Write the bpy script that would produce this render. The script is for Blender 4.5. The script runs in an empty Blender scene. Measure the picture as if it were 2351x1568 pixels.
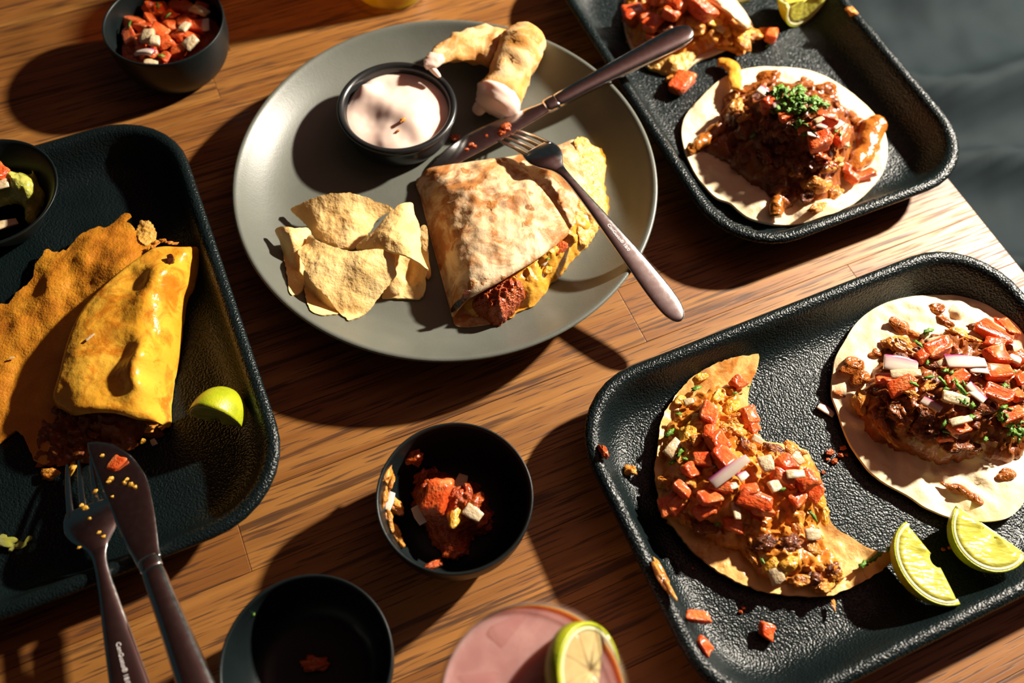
import bpy, bmesh, math, random
import numpy as np
from mathutils import Vector, Matrix, Euler, noise
from mathutils.geometry import delaunay_2d_cdt
from mathutils.bvhtree import BVHTree

S = bpy.context.scene
COL = S.collection
R = math.radians
random.seed(7)

# ------------------------------------------------------------------ camera
PW, PH, FPX = 2351, 1568, 2014.5
CAM_H, PITCH, ROLL = 0.55, 1.0929, 0.068414
_cp, _sp, _cr, _sr = math.cos(PITCH), math.sin(PITCH), math.cos(ROLL), math.sin(ROLL)
_ex, _eu, _fw = Vector((1, 0, 0)), Vector((0, _sp, _cp)), Vector((0, _cp, -_sp))
_right = _ex * _cr + _eu * _sr
_up = _eu * _cr - _ex * _sr
cam = bpy.data.cameras.new('camera')
cam.sensor_width = 36.0
cam.lens = FPX / PW * 36.0
cam.clip_start = 0.01
cam.dof.use_dof = True
cam.dof.focus_distance = 0.585
cam.dof.aperture_fstop = 4.0
cam_o = bpy.data.objects.new('camera', cam)
COL.objects.link(cam_o)
cam_o.matrix_world = Matrix((
    (_right.x, _up.x, -_fw.x, 0), (_right.y, _up.y, -_fw.y, 0),
    (_right.z, _up.z, -_fw.z, CAM_H), (0, 0, 0, 1)))
S.camera = cam_o

# ------------------------------------------------------------------ world and light
S.view_settings.view_transform = 'Standard'
S.view_settings.look = 'None'
S.view_settings.exposure = 0.0
S.view_settings.gamma = 1.0
wd = bpy.data.worlds.new('world')
S.world = wd
wd.use_nodes = True
wd.node_tree.nodes['Background'].inputs[0].default_value = (0.30, 0.62, 0.70, 1)
wd.node_tree.nodes['Background'].inputs[1].default_value = 0.035
# one hard lamp beyond the bench, out of frame on the right: the shadows spread from that side
LPOS = (1.065, 1.027, 0.81)
ld = bpy.data.lights.new('lamp_right_offscreen', 'POINT')
ld.energy = 310
ld.shadow_soft_size = 0.035
ld.color = (1.0, 0.90, 0.76)
lo = bpy.data.objects.new('lamp_right_offscreen', ld)
COL.objects.link(lo)
lo.location = LPOS

# ------------------------------------------------------------------ helpers: placing
def at(px, py, z=0.0):
    """point of the photograph -> point of the place at height z above the table top"""
    d = _fw + _right * ((px - PW / 2) / FPX) + _up * (-(py - PH / 2) / FPX)
    t = (z - CAM_H) / d.z
    return Vector((d.x * t, d.y * t, z))
def px_size(px, py, z=0.02):
    """metres per photo pixel at that point"""
    p = at(px, py, z)
    return (p - Vector((0, 0, CAM_H))).dot(_fw) / FPX
def heading(px, py, ang, z=0.02):
    a = at(px, py, z)
    b = at(px + 20 * math.cos(R(ang)), py - 20 * math.sin(R(ang)), z)
    return math.atan2(b.y - a.y, b.x - a.x)
TH = R(27)                       # the table's staves run at 27 degrees
GV = Vector((math.cos(TH), math.sin(TH), 0))
EV = Vector((-math.sin(TH), math.cos(TH), 0))
def ge(g, e, z=0.0):
    v = GV * g + EV * e
    return Vector((v.x, v.y, z))

# ------------------------------------------------------------------ helpers: objects
def tag(o, label=None, cat=None, group=None, kind=None):
    if label: o['label'] = label
    if cat: o['category'] = cat
    if group: o['group'] = group
    if kind: o['kind'] = kind
    return o
def thing(name, loc, label, cat, group=None):
    o = bpy.data.objects.new(name, None)
    o.empty_display_size = 0.01
    COL.objects.link(o)
    o.location = loc
    return tag(o, label, cat, group)
def adopt(o, parent):
    if parent is not None:
        o.parent = parent
        m = Matrix.Identity(4)
        p = parent
        chain = []
        while p is not None:
            chain.append(p); p = p.parent
        for q in reversed(chain):
            m = m @ q.matrix_parent_inverse @ q.matrix_basis
        o.matrix_parent_inverse = m.inverted()
    return o
def mesh(name, verts, faces, mat=None, smooth=True):
    me = bpy.data.meshes.new(name)
    me.from_pydata([tuple(v) for v in verts], [], faces)
    if smooth:
        me.polygons.foreach_set('use_smooth', [True] * len(me.polygons))
    if mat:
        me.materials.append(mat)
    me.update()
    return me
def fix(me):
    bm = bmesh.new(); bm.from_mesh(me)
    bmesh.ops.recalc_face_normals(bm, faces=bm.faces)
    bm.to_mesh(me); bm.free()
    return me
def obj(name, me, parent=None, loc=None, rot=None, scale=None):
    o = bpy.data.objects.new(name, me)
    COL.objects.link(o)
    if loc is not None: o.location = loc
    if rot is not None: o.rotation_euler = rot
    if scale is not None: o.scale = scale
    return adopt(o, parent)

def catmull(pts, n=4, closed=False):
    pts = [Vector(p) for p in pts]
    N = len(pts); out = []
    rng = range(N) if closed else range(N - 1)
    for i in rng:
        if closed:
            p0, p1, p2, p3 = pts[i - 1], pts[i], pts[(i + 1) % N], pts[(i + 2) % N]
        else:
            p0, p1, p2, p3 = pts[max(i - 1, 0)], pts[i], pts[i + 1], pts[min(i + 2, N - 1)]
        for k in range(n):
            t = k / n
            out.append(0.5 * ((2 * p1) + (p2 - p0) * t + (2 * p0 - 5 * p1 + 4 * p2 - p3) * t * t
                              + (3 * p1 - p0 - 3 * p2 + p3) * t ** 3))
    if not closed:
        out.append(pts[-1])
    return out
def lathe(name, prof, mat, seg=96, n=3):
    prof = catmull([(max(r, 0), z) for r, z in prof], n)
    vs, fs, rings = [], [], []
    for p in prof:
        r, z = p[0], p[1]
        if r < 1e-5:
            rings.append([len(vs)]); vs.append((0, 0, z))
        else:
            rings.append(list(range(len(vs), len(vs) + seg)))
            vs += [(r * math.cos(2 * math.pi * k / seg), r * math.sin(2 * math.pi * k / seg), z) for k in range(seg)]
    for a, b in zip(rings, rings[1:]):
        for k in range(seg):
            k2 = (k + 1) % seg
            if len(a) == 1 and len(b) == 1: continue
            if len(a) == 1: fs.append((a[0], b[k2], b[k]))
            elif len(b) == 1: fs.append((a[k], a[k2], b[0]))
            else: fs.append((a[k], a[k2], b[k2], b[k]))
    return fix(mesh(name, vs, fs, mat))
def rings_mesh(name, rings, mat, cap=True, smooth=True):
    """skin a list of equal-length closed rings"""
    vs, fs = [], []
    n = len(rings[0])
    for r in rings: vs += list(r)
    for i in range(len(rings) - 1):
        for k in range(n):
            k2 = (k + 1) % n
            fs.append((i * n + k, i * n + k2, (i + 1) * n + k2, (i + 1) * n + k))
    if cap:
        fs.append(tuple(range(n - 1, -1, -1)))
        fs.append(tuple(range((len(rings) - 1) * n, len(rings) * n)))
    return fix(mesh(name, vs, fs, mat, smooth))
def fbm(p, scale, octv=3):
    return noise.fractal(Vector(p) * scale, 0.7, 2.0, octv, noise_basis='PERLIN_ORIGINAL')

class TPS:
    def __init__(self, pts, reg=1e-7):
        self.P = np.array([(p[0], p[1]) for p in pts]); z = np.array([p[2] for p in pts])
        n = len(self.P)
        d = np.hypot(*(self.P[:, None] - self.P[None]).transpose(2, 0, 1))
        K = np.where(d > 0, d * d * np.log(d + 1e-12), 0) + reg * np.eye(n)
        Q = np.c_[np.ones(n), self.P]
        A = np.block([[K, Q], [Q.T, np.zeros((3, 3))]])
        self.w = np.linalg.lstsq(A, np.r_[z, 0, 0, 0], rcond=None)[0]
    def __call__(self, xy):
        xy = np.atleast_2d(xy)
        d = np.hypot(*(xy[:, None] - self.P[None]).transpose(2, 0, 1))
        K = np.where(d > 0, d * d * np.log(d + 1e-12), 0)
        return K @ self.w[:-3] + self.w[-3] + xy @ self.w[-2:]
    def z(self, x, y):
        return float(self(np.array([[x, y]]))[0])

def inside(poly, pts):
    x, y = pts[:, 0], pts[:, 1]
    c = np.zeros(len(pts), bool)
    n = len(poly)
    for i in range(n):
        x1, y1 = poly[i]; x2, y2 = poly[(i + 1) % n]
        m = ((y1 > y) != (y2 > y))
        with np.errstate(divide='ignore', invalid='ignore'):
            xi = (x2 - x1) * (y - y1) / (y2 - y1) + x1
        c ^= m & (x < xi)
    return c
def bdist(poly, pts):
    d = np.full(len(pts), 9.0)
    n = len(poly)
    for i in range(n):
        a = np.array(poly[i]); b = np.array(poly[(i + 1) % n])
        ab = b - a
        t = np.clip(((pts - a) @ ab) / max(ab @ ab, 1e-12), 0, 1)
        d = np.minimum(d, np.hypot(*(pts - a - t[:, None] * ab).T))
    return d

def zoomed(pts, ox, oy, s):
    """(x, y, z) read in an enlarged view -> photo pixels"""
    return [(ox + p[0] / s, oy + p[1] / s) + tuple(p[2:]) for p in pts]

def patch(name, outline, inner, mat, parent=None, thick=0.003, space=0.0022, base=None, noises=(),
          jag=0.0, round_edge=0.0, world=False, smooth_outline=True, floor=None, seed=0, edge_ramp=0.006):
    """a food sheet or mass: outline and inner points (px, py, z) carry the heights; solid below"""
    W = (lambda p: Vector(p)) if world else (lambda p: at(*p))
    O = [W(p) for p in outline]; I = [W(p) for p in inner]
    bp = catmull([(p.x, p.y, p.z) for p in O], 6, True) if smooth_outline else [p.copy() for p in O]
    step = max(1, len(bp) // 90)
    f = TPS(bp[::step] + I)
    # even spacing along the outline
    L = [0.0]
    for i in range(len(bp)):
        L.append(L[-1] + (bp[(i + 1) % len(bp)] - bp[i]).xy.length)
    n = max(12, int(L[-1] / space))
    xs = np.interp(np.linspace(0, L[-1], n, endpoint=False), L, [p.x for p in bp] + [bp[0].x])
    ys = np.interp(np.linspace(0, L[-1], n, endpoint=False), L, [p.y for p in bp] + [bp[0].y])
    if jag:
        c = np.array([xs.mean(), ys.mean()])
        for i in range(n):
            d = np.array([xs[i], ys[i]]) - c; d /= np.hypot(*d) + 1e-9
            q = fbm((xs[i], ys[i], seed * 3.1), 260, 3) * jag
            xs[i] += d[0] * q; ys[i] += d[1] * q
    B = np.c_[xs, ys]
    lo_, hi_ = B.min(0), B.max(0)
    gx = np.arange(lo_[0], hi_[0], space); gy = np.arange(lo_[1], hi_[1], space * 0.87)
    G = np.array([(x + (space / 2 if j % 2 else 0), y) for j, y in enumerate(gy) for x in gx])
    G = G[inside(B, G)]
    if len(G): G = G[bdist(B, G) > space * 0.55]
    P = np.r_[B, G] if len(G) else B
    r = delaunay_2d_cdt([Vector(p) for p in P.tolist()], [], [list(range(n))], 1, 1e-9)
    V = np.array([(v[0], v[1]) for v in r[0]]); F = [tuple(t) for t in r[2]]
    d = bdist(B, V); z = f(V)
    ramp = np.clip(d / edge_ramp, 0, 1)
    for (sc, am) in noises:
        z += np.array([fbm((v[0], v[1], seed * 1.7), sc, 3) for v in V]) * am * (0.25 + 0.75 * ramp)
    if round_edge:
        z -= round_edge * (1 - np.clip(d / (round_edge * 1.6), 0, 1)) ** 2
    fl_ = None if floor is None else (np.array([floor(v[0], v[1]) for v in V]) if callable(floor) else np.full(len(V), floor))
    if fl_ is not None: z = np.maximum(z, fl_ + 0.0015)
    zb = z - thick
    if base is not None: zb = np.minimum(z - 0.0008, base)
    if fl_ is not None: zb = np.maximum(zb, fl_)
    N = len(V)
    vs = [(V[i][0], V[i][1], z[i]) for i in range(N)] + [(V[i][0], V[i][1], zb[i]) for i in range(N)]
    cnt = {}
    for a, b, c in F:
        for e in ((a, b), (b, c), (c, a)):
            cnt[e] = cnt.get(e, 0) + 1
    fs = list(F) + [(c + N, b + N, a + N) for a, b, c in F]
    for (a, b) in cnt:
        if (b, a) not in cnt:
            fs.append((b, a, a + N, b + N))
    me = fix(mesh(name, vs, fs, mat))
    me.set_sharp_from_angle(angle=R(62))
    return obj(name, me, parent), f
def tube(name, pts, radii, mat, parent=None, seg=10, n=4, noises=(), flat=1.0, floor=None):
    pts = [Vector(p) for p in pts]
    q = catmull(pts, n); rr = catmull([(r, 0) for r in radii], n)
    rings = []
    for i, p in enumerate(q):
        t = (q[min(i + 1, len(q) - 1)] - q[max(i - 1, 0)]).normalized()
        s = t.cross(Vector((0, 0, 1)))
        s = s.normalized() if s.length > 1e-4 else Vector((1, 0, 0))
        u = s.cross(t)
        ring = []
        for k in range(seg):
            a = 2 * math.pi * k / seg
            v = p + (s * math.cos(a) + u * math.sin(a) * flat) * max(rr[i][0], 1e-4)
            for sc, am in noises:
                v = v + (v - p).normalized() * fbm(v, sc, 2) * am
            if floor is not None: v.z = max(v.z, floor(v.x, v.y))
            ring.append(v)
        rings.append(ring)
    return obj(name, rings_mesh(name, rings, mat), parent)

# ------------------------------------------------------------------ helpers: materials
def new_mat(name):
    m = bpy.data.materials.new(name); m.use_nodes = True
    nt = m.node_tree
    return m, nt, nt.nodes['Principled BSDF']
def setin(n, **kw):
    for k, v in kw.items(): n.inputs[k.replace('_', ' ')].default_value = v
    return n
def c4(c): return (c[0], c[1], c[2], 1)
def ramp(nt, fac, stops):
    r = nt.nodes.new('ShaderNodeValToRGB')
    while len(r.color_ramp.elements) < len(stops): r.color_ramp.elements.new(0.5)
    for e, (p, c) in zip(r.color_ramp.elements, stops):
        e.position = p; e.color = c4(c) if len(c) == 3 else c
    nt.links.new(fac, r.inputs[0])
    return r.outputs[0]
def noise_tex(nt, vec, scale, detail=4, rough=0.55, dist=0.0):
    n = nt.nodes.new('ShaderNodeTexNoise')
    setin(n, Scale=scale, Detail=detail, Roughness=rough, Distortion=dist)
    nt.links.new(vec, n.inputs['Vector'])
    return n.outputs['Fac']
def mixc(nt, fac, a, b):
    m = nt.nodes.new('ShaderNodeMix'); m.data_type = 'RGBA'
    for i, v in ((0, fac), (6, a), (7, b)):
        if isinstance(v, (int, float)): m.inputs[i].default_value = v
        elif isinstance(v, tuple): m.inputs[i].default_value = c4(v)
        else: nt.links.new(v, m.inputs[i])
    return m.outputs[2]
def bumps(nt, bs, vec, lst):
    prev = None
    for sc, st, di in lst:
        b = nt.nodes.new('ShaderNodeBump')
        setin(b, Strength=st, Distance=di)
        nt.links.new(noise_tex(nt, vec, sc, 3), b.inputs['Height'])
        if prev: nt.links.new(prev.outputs[0], b.inputs['Normal'])
        prev = b
    if prev: nt.links.new(prev.outputs[0], bs.inputs['Normal'])
    return prev
def objvec(nt, rnd=False):
    tc = nt.nodes.new('ShaderNodeTexCoord')
    v = tc.outputs['Object']
    if rnd:
        oi = nt.nodes.new('ShaderNodeObjectInfo')
        mu = nt.nodes.new('ShaderNodeMath'); mu.operation = 'MULTIPLY'; mu.inputs[1].default_value = 37.0
        nt.links.new(oi.outputs['Random'], mu.inputs[0])
        ad = nt.nodes.new('ShaderNodeVectorMath'); ad.operation = 'ADD'
        nt.links.new(v, ad.inputs[0]); nt.links.new(mu.outputs[0], ad.inputs[1])
        v = ad.outputs[0]
    return v
def food(name, stops, scale, rough=0.5, bump=(), sss=0.0, sss_r=(0.004, 0.002, 0.001), coat=0.0, rnd=False,
         detail=5, dist=0.3, spec=0.5, rr=None, trans=0.0):
    m, nt, bs = new_mat(name)
    v = objvec(nt, rnd)
    nt.links.new(ramp(nt, noise_tex(nt, v, scale, detail, 0.6, dist), stops), bs.inputs['Base Color'])
    setin(bs, Roughness=rough)
    bs.inputs['Specular IOR Level'].default_value = spec
    bs.inputs['Coat Weight'].default_value = coat
    bs.inputs['Coat Roughness'].default_value = 0.15
    bs.inputs['Transmission Weight'].default_value = trans
    if sss:
        bs.inputs['Subsurface Weight'].default_value = sss
        bs.inputs['Subsurface Radius'].default_value = (1, 0.5, 0.25)
        bs.inputs['Subsurface Scale'].default_value = sss_r[0]
    if rr:
        nt.links.new(ramp(nt, noise_tex(nt, v, rr[0], 3), [(0.35, (rr[1],) * 3), (0.65, (rr[2],) * 3)]), bs.inputs['Roughness'])
    bumps(nt, bs, v, bump)
    return m

# ------------------------------------------------------------------ materials
def wood_mat():
    m, nt, bs = new_mat('oak_staves')
    L = nt.links.new
    tc = nt.nodes.new('ShaderNodeTexCoord'); oi = nt.nodes.new('ShaderNodeObjectInfo')
    off = nt.nodes.new('ShaderNodeVectorMath'); off.operation = 'SCALE'
    cb = nt.nodes.new('ShaderNodeCombineXYZ'); cb.inputs[0].default_value = 3.0; cb.inputs[1].default_value = 11.0; cb.inputs[2].default_value = 5.0
    L(cb.outputs[0], off.inputs[0]); L(oi.outputs['Random'], off.inputs['Scale'])
    ad = nt.nodes.new('ShaderNodeVectorMath'); ad.operation = 'ADD'
    L(tc.outputs['Object'], ad.inputs[0]); L(off.outputs[0], ad.inputs[1])
    def mapped(sx, sy, sz):
        mp = nt.nodes.new('ShaderNodeMapping'); mp.inputs['Scale'].default_value = (sx, sy, sz)
        L(ad.outputs[0], mp.inputs[0]); return mp.outputs[0]
    tone = ramp(nt, oi.outputs['Random'], [(0.0, (0.27, 0.100, 0.020)), (0.35, (0.34, 0.140, 0.030)), (0.7, (0.42, 0.190, 0.043)), (1.0, (0.28, 0.095, 0.020))])
    band = noise_tex(nt, mapped(2.2, 60, 20), 1.0, 4, 0.6, 0.6)
    c = mixc(nt, ramp(nt, band, [(0.3, (0, 0, 0)), (0.7, (0.75, 0.75, 0.75))]), tone, (0.15, 0.050, 0.011))
    light = noise_tex(nt, mapped(1.4, 45, 9), 1.0, 3, 0.5, 0.3)
    c = mixc(nt, ramp(nt, light, [(0.56, (0, 0, 0)), (0.72, (0.6, 0.6, 0.6))]), c, (0.50, 0.245, 0.060))
    pores = noise_tex(nt, mapped(26, 620, 300), 1.0, 2, 0.5)
    pm = ramp(nt, pores, [(0.55, (0, 0, 0)), (0.64, (0.85, 0.85, 0.85))])
    c = mixc(nt, pm, c, (0.075, 0.028, 0.009))
    dark = noise_tex(nt, mapped(5, 170, 60), 1.0, 3, 0.55, 0.4)
    c = mixc(nt, ramp(nt, dark, [(0.57, (0, 0, 0)), (0.66, (0.85, 0.85, 0.85))]), c, (0.065, 0.024, 0.008))
    L(c, bs.inputs['Base Color'])
    L(ramp(nt, pores, [(0.4, (0.42,) * 3), (0.7, (0.6,) * 3)]), bs.inputs['Roughness'])
    bs.inputs['Specular IOR Level'].default_value = 0.45
    b = nt.nodes.new('ShaderNodeBump'); setin(b, Strength=0.25, Distance=0.0006); b.invert = True
    L(pm, b.inputs['Height']); L(b.outputs[0], bs.inputs['Normal'])
    return m
WOOD = wood_mat()

def tray_mat():
    m, nt, bs = new_mat('black_cast_tray')
    v = objvec(nt)
    nt.links.new(ramp(nt, noise_tex(nt, v, 30, 4), [(0.3, (0.003, 0.007, 0.0075)), (0.75, (0.006, 0.011, 0.0115))]), bs.inputs['Base Color'])
    nt.links.new(ramp(nt, noise_tex(nt, v, 22, 3), [(0.35, (0.27,) * 3), (0.7, (0.31,) * 3)]), bs.inputs['Roughness'])
    bs.inputs['Specular IOR Level'].default_value = 0.30
    vo = nt.nodes.new('ShaderNodeTexVoronoi'); vo.feature = 'SMOOTH_F1'; vo.inputs['Scale'].default_value = 820
    nt.links.new(v, vo.inputs['Vector'])
    b = nt.nodes.new('ShaderNodeBump'); b.invert = True; setin(b, Strength=0.55, Distance=0.0010)
    nt.links.new(vo.outputs['Distance'], b.inputs['Height'])
    b2 = nt.nodes.new('ShaderNodeBump'); setin(b2, Strength=0.35, Distance=0.0008)
    nt.links.new(noise_tex(nt, v, 900, 3), b2.inputs['Height'])
    nt.links.new(b.outputs[0], b2.inputs['Normal']); nt.links.new(b2.outputs[0], bs.inputs['Normal'])
    return m
TRAY = tray_mat()
BOWL = food('black_matte_stoneware', [(0.3, (0.004, 0.008, 0.0085)), (0.8, (0.008, 0.012, 0.0125))], 40, 0.40, [(700, 0.12, 0.0008)], spec=0.3)
RAMEKIN = food('black_glazed_ramekin', [(0.3, (0.010, 0.011, 0.012)), (0.8, (0.018, 0.018, 0.018))], 40, 0.3, [(160, 0.08, 0.001)], spec=0.5)
PLATE = food('sage_grey_stoneware', [(0.35, (0.112, 0.119, 0.098)), (0.75, (0.132, 0.139, 0.116))], 30, 0.40, [(900, 0.10, 0.0008), (350, 0.05, 0.001)], spec=0.5)
STEEL, nt, bs = new_mat('brushed_steel')
setin(bs, Metallic=1.0, Roughness=0.24); bs.inputs['Base Color'].default_value = (0.60, 0.57, 0.55, 1)
v = objvec(nt)
nt.links.new(ramp(nt, noise_tex(nt, v, 260, 5), [(0.4, (0.17,) * 3), (0.8, (0.23,) * 3)]), bs.inputs['Roughness'])
bumps(nt, bs, v, [(1400, 0.05, 0.0004)])
ENGRAVE, nt, bs = new_mat('etched_letters')
setin(bs, Metallic=0.3, Roughness=0.6); bs.inputs['Base Color'].default_value = (0.85, 0.80, 0.78, 1)

def tortilla_mat(name, pale, tan, brown, char, spot=0.5, patchy=0.5, vs=75, rough=0.6, sss=0.12, ring=True):
    m, nt, bs = new_mat(name)
    v = objvec(nt)
    c = ramp(nt, noise_tex(nt, v, 24, 5, 0.6, 0.4), [(0.35, pale), (0.7, tan)])
    pt = ramp(nt, noise_tex(nt, v, 42, 6, 0.68, 0.8), [(0.62 - 0.18 * patchy, (0, 0, 0)), (0.72 - 0.14 * patchy, (0.92,) * 3)])
    c = mixc(nt, pt, c, brown)
    wv = nt.nodes.new('ShaderNodeTexVoronoi'); wv.inputs['Scale'].default_value = vs; wv.inputs['Randomness'].default_value = 1.0
    ns = nt.nodes.new('ShaderNodeTexNoise'); setin(ns, Scale=130.0, Detail=3.0)
    nt.links.new(v, ns.inputs['Vector'])
    sc = nt.nodes.new('ShaderNodeVectorMath'); sc.operation = 'SCALE'; sc.inputs['Scale'].default_value = 0.010
    nt.links.new(ns.outputs['Color'], sc.inputs[0])
    ad = nt.nodes.new('ShaderNodeVectorMath'); ad.operation = 'ADD'
    nt.links.new(v, ad.inputs[0]); nt.links.new(sc.outputs[0], ad.inputs[1]); nt.links.new(ad.outputs[0], wv.inputs['Vector'])
    spm = ramp(nt, wv.outputs['Distance'], [(0.0, (spot * 0.65,) * 3), (0.16, (spot,) * 3), (0.30, (spot * 0.85,) * 3), (0.40, (0, 0, 0))])
    # only some cells carry a blister
    se = nt.nodes.new('ShaderNodeSeparateColor'); nt.links.new(wv.outputs['Color'], se.inputs[0])
    on_ = ramp(nt, se.outputs[0], [(0.50, (0, 0, 0)), (0.58, (1, 1, 1))])
    mm = nt.nodes.new('ShaderNodeMath'); mm.operation = 'MULTIPLY'
    nt.links.new(spm, mm.inputs[0]); nt.links.new(on_, mm.inputs[1])
    c = mixc(nt, mm.outputs[0], c, brown)
    on2 = ramp(nt, se.outputs[1], [(0.80, (0, 0, 0)), (0.86, (0.6, 0.6, 0.6))])
    m2 = nt.nodes.new('ShaderNodeMath'); m2.operation = 'MULTIPLY'
    nt.links.new(spm, m2.inputs[0]); nt.links.new(on2, m2.inputs[1])
    c = mixc(nt, m2.outputs[0], c, char)
    nt.links.new(c, bs.inputs['Base Color'])
    setin(bs, Roughness=rough)
    bs.inputs['Specular IOR Level'].default_value = 0.35
    if sss:
        bs.inputs['Subsurface Weight'].default_value = sss
        bs.inputs['Subsurface Radius'].default_value = (1, 0.5, 0.25); bs.inputs['Subsurface Scale'].default_value = 0.003
    b = nt.nodes.new('ShaderNodeBump'); setin(b, Strength=0.35, Distance=0.002)
    nt.links.new(mm.outputs[0], b.inputs['Height'])
    b2 = nt.nodes.new('ShaderNodeBump'); setin(b2, Strength=0.35, Distance=0.0012)
    nt.links.new(noise_tex(nt, v, 330, 4), b2.inputs['Height'])
    nt.links.new(b.outputs[0], b2.inputs['Normal']); nt.links.new(b2.outputs[0], bs.inputs['Normal'])
    return m
QUESA = tortilla_mat('toasted_quesadilla', (0.86, 0.66, 0.42), (0.78, 0.50, 0.24), (0.48, 0.17, 0.030), (0.24, 0.065, 0.012), 0.9, 1.0, 85)
QUESA2 = tortilla_mat('toasted_quesadilla_piece', (0.86, 0.62, 0.36), (0.80, 0.48, 0.19), (0.62, 0.27, 0.05), (0.50, 0.19, 0.03), 0.5, 1.05, 80)
FLOUR = tortilla_mat('soft_flour_tortilla', (0.86, 0.72, 0.48), (0.80, 0.60, 0.35), (0.72, 0.48, 0.22), (0.60, 0.36, 0.13), 0.25, 0.15, 60, 0.62, 0.15)
FRIED = tortilla_mat('greasy_fried_tortilla', (0.78, 0.50, 0.18), (0.68, 0.36, 0.09), (0.50, 0.18, 0.028), (0.32, 0.09, 0.015), 0.4, 0.7, 70, 0.32, 0.15)
CHIP = food('corn_chip', [(0.3, (0.80, 0.48, 0.16)), (0.5, (0.88, 0.58, 0.23)), (0.75, (0.92, 0.66, 0.31))], 60, 0.6,
            [(190, 0.35, 0.003), (560, 0.35, 0.0012)], sss=0.1, spec=0.35)
CHEESE = food('melted_cheddar', [(0.3, (0.62, 0.26, 0.020)), (0.55, (0.68, 0.32, 0.032)), (0.75, (0.72, 0.40, 0.075))], 45, 0.28,
              [(140, 0.5, 0.003)], sss=0.25, sss_r=(0.005,), rr=(160, 0.2, 0.45))
CRISPCH = food('crisped_cheese_lace', [(0.3, (0.66, 0.33, 0.055)), (0.55, (0.72, 0.42, 0.105)), (0.75, (0.78, 0.52, 0.19))], 90, 0.34,
               [(300, 0.6, 0.003)], sss=0.25, sss_r=(0.004,))
GOLD = tortilla_mat('golden_cheese_crust', (0.80, 0.43, 0.045), (0.72, 0.31, 0.018), (0.52, 0.165, 0.010), (0.36, 0.09, 0.007), 0.35, 0.75, 50, 0.27, 0.15)
GOLDTHIN = food('thin_browned_cheese_sheet', [(0.25, (0.36, 0.105, 0.008)), (0.5, (0.56, 0.205, 0.014)), (0.75, (0.68, 0.31, 0.024))], 30, 0.40,
                [(620, 0.5, 0.0014), (160, 0.2, 0.002)], sss=0.1, dist=0.8)
SALSA = food('cooked_red_salsa', [(0.3, (0.24, 0.030, 0.005)), (0.5, (0.38, 0.062, 0.010)), (0.75, (0.50, 0.115, 0.020))], 110, 0.22,
             [(330, 0.9, 0.004), (120, 0.5, 0.005)], sss=0.12, rr=(400, 0.15, 0.4))
MEAT = food('braised_meat', [(0.25, (0.085, 0.018, 0.004)), (0.5, (0.23, 0.058, 0.010)), (0.75, (0.40, 0.130, 0.022))], 60, 0.2,
            [(8, 0.5, 0.05), (260, 0.3, 0.002)], rnd=True, rr=(300, 0.16, 0.45))
SAUCE = food('orange_adobo_sauce', [(0.3, (0.34, 0.095, 0.012)), (0.6, (0.45, 0.15, 0.022)), (0.8, (0.54, 0.22, 0.05))], 70, 0.2,
             [(220, 0.5, 0.0025)], sss=0.12, rnd=True)
ORANGEMEAT = food('stewed_chicken', [(0.25, (0.40, 0.095, 0.010)), (0.5, (0.60, 0.205, 0.022)), (0.75, (0.74, 0.36, 0.060))], 80, 0.2,
                  [(8, 0.4, 0.05), (300, 0.3, 0.002)], sss=0.12, rnd=True, rr=(300, 0.15, 0.4))
TOMATO = food('raw_tomato', [(0.28, (0.60, 0.045, 0.008)), (0.5, (0.70, 0.105, 0.020)), (0.72, (0.78, 0.27, 0.085))], 1.1, 0.14,
              [(6, 0.3, 0.06)], sss=0.3, sss_r=(0.004,), rnd=True, coat=0.2)
ONION, nt, bs = new_mat('red_onion')
tc = nt.nodes.new('ShaderNodeTexCoord'); sp = nt.nodes.new('ShaderNodeSeparateXYZ')
nt.links.new(tc.outputs['Generated'], sp.inputs[0])
nt.links.new(ramp(nt, sp.outputs[1], [(0.0, (0.60, 0.48, 0.40)), (0.5, (0.62, 0.52, 0.44)), (0.74, (0.56, 0.34, 0.36)), (0.92, (0.25, 0.028, 0.12))]), bs.inputs['Base Color'])
setin(bs, Roughness=0.22); bs.inputs['Subsurface Weight'].default_value = 0.3
bs.inputs['Subsurface Scale'].default_value = 0.004; bs.inputs['Subsurface Radius'].default_value = (1, 0.7, 0.6)
WHITEONION = food('white_onion', [(0.3, (0.52, 0.38, 0.20)), (0.7, (0.66, 0.54, 0.36))], 1.2, 0.22, [(4, 0.2, 0.06)], sss=0.3, rnd=True)
LEAF = food('cilantro', [(0.3, (0.045, 0.13, 0.008)), (0.55, (0.11, 0.26, 0.018)), (0.8, (0.22, 0.40, 0.05))], 1.6, 0.4, [(5, 0.3, 0.05)], rnd=True)
CREAM = food('pink_chipotle_cream', [(0.35, (0.84, 0.62, 0.52)), (0.7, (0.88, 0.68, 0.58))], 60, 0.2, (), sss=0.35, sss_r=(0.006,))
GUAC = food('guacamole', [(0.3, (0.20, 0.21, 0.02)), (0.5, (0.38, 0.38, 0.055)), (0.75, (0.52, 0.50, 0.12))], 80, 0.25, [(160, 0.6, 0.003)], sss=0.2, rr=(220, 0.15, 0.4))
PEEL = food('lime_peel', [(0.3, (0.25, 0.31, 0.008)), (0.5, (0.38, 0.42, 0.012)), (0.8, (0.50, 0.46, 0.03))], 60, 0.3, [(900, 0.4, 0.0008)])
PITH = food('lime_pith', [(0.3, (0.60, 0.56, 0.30)), (0.7, (0.66, 0.62, 0.38))], 80, 0.5, [(300, 0.2, 0.001)], sss=0.2)
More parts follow.
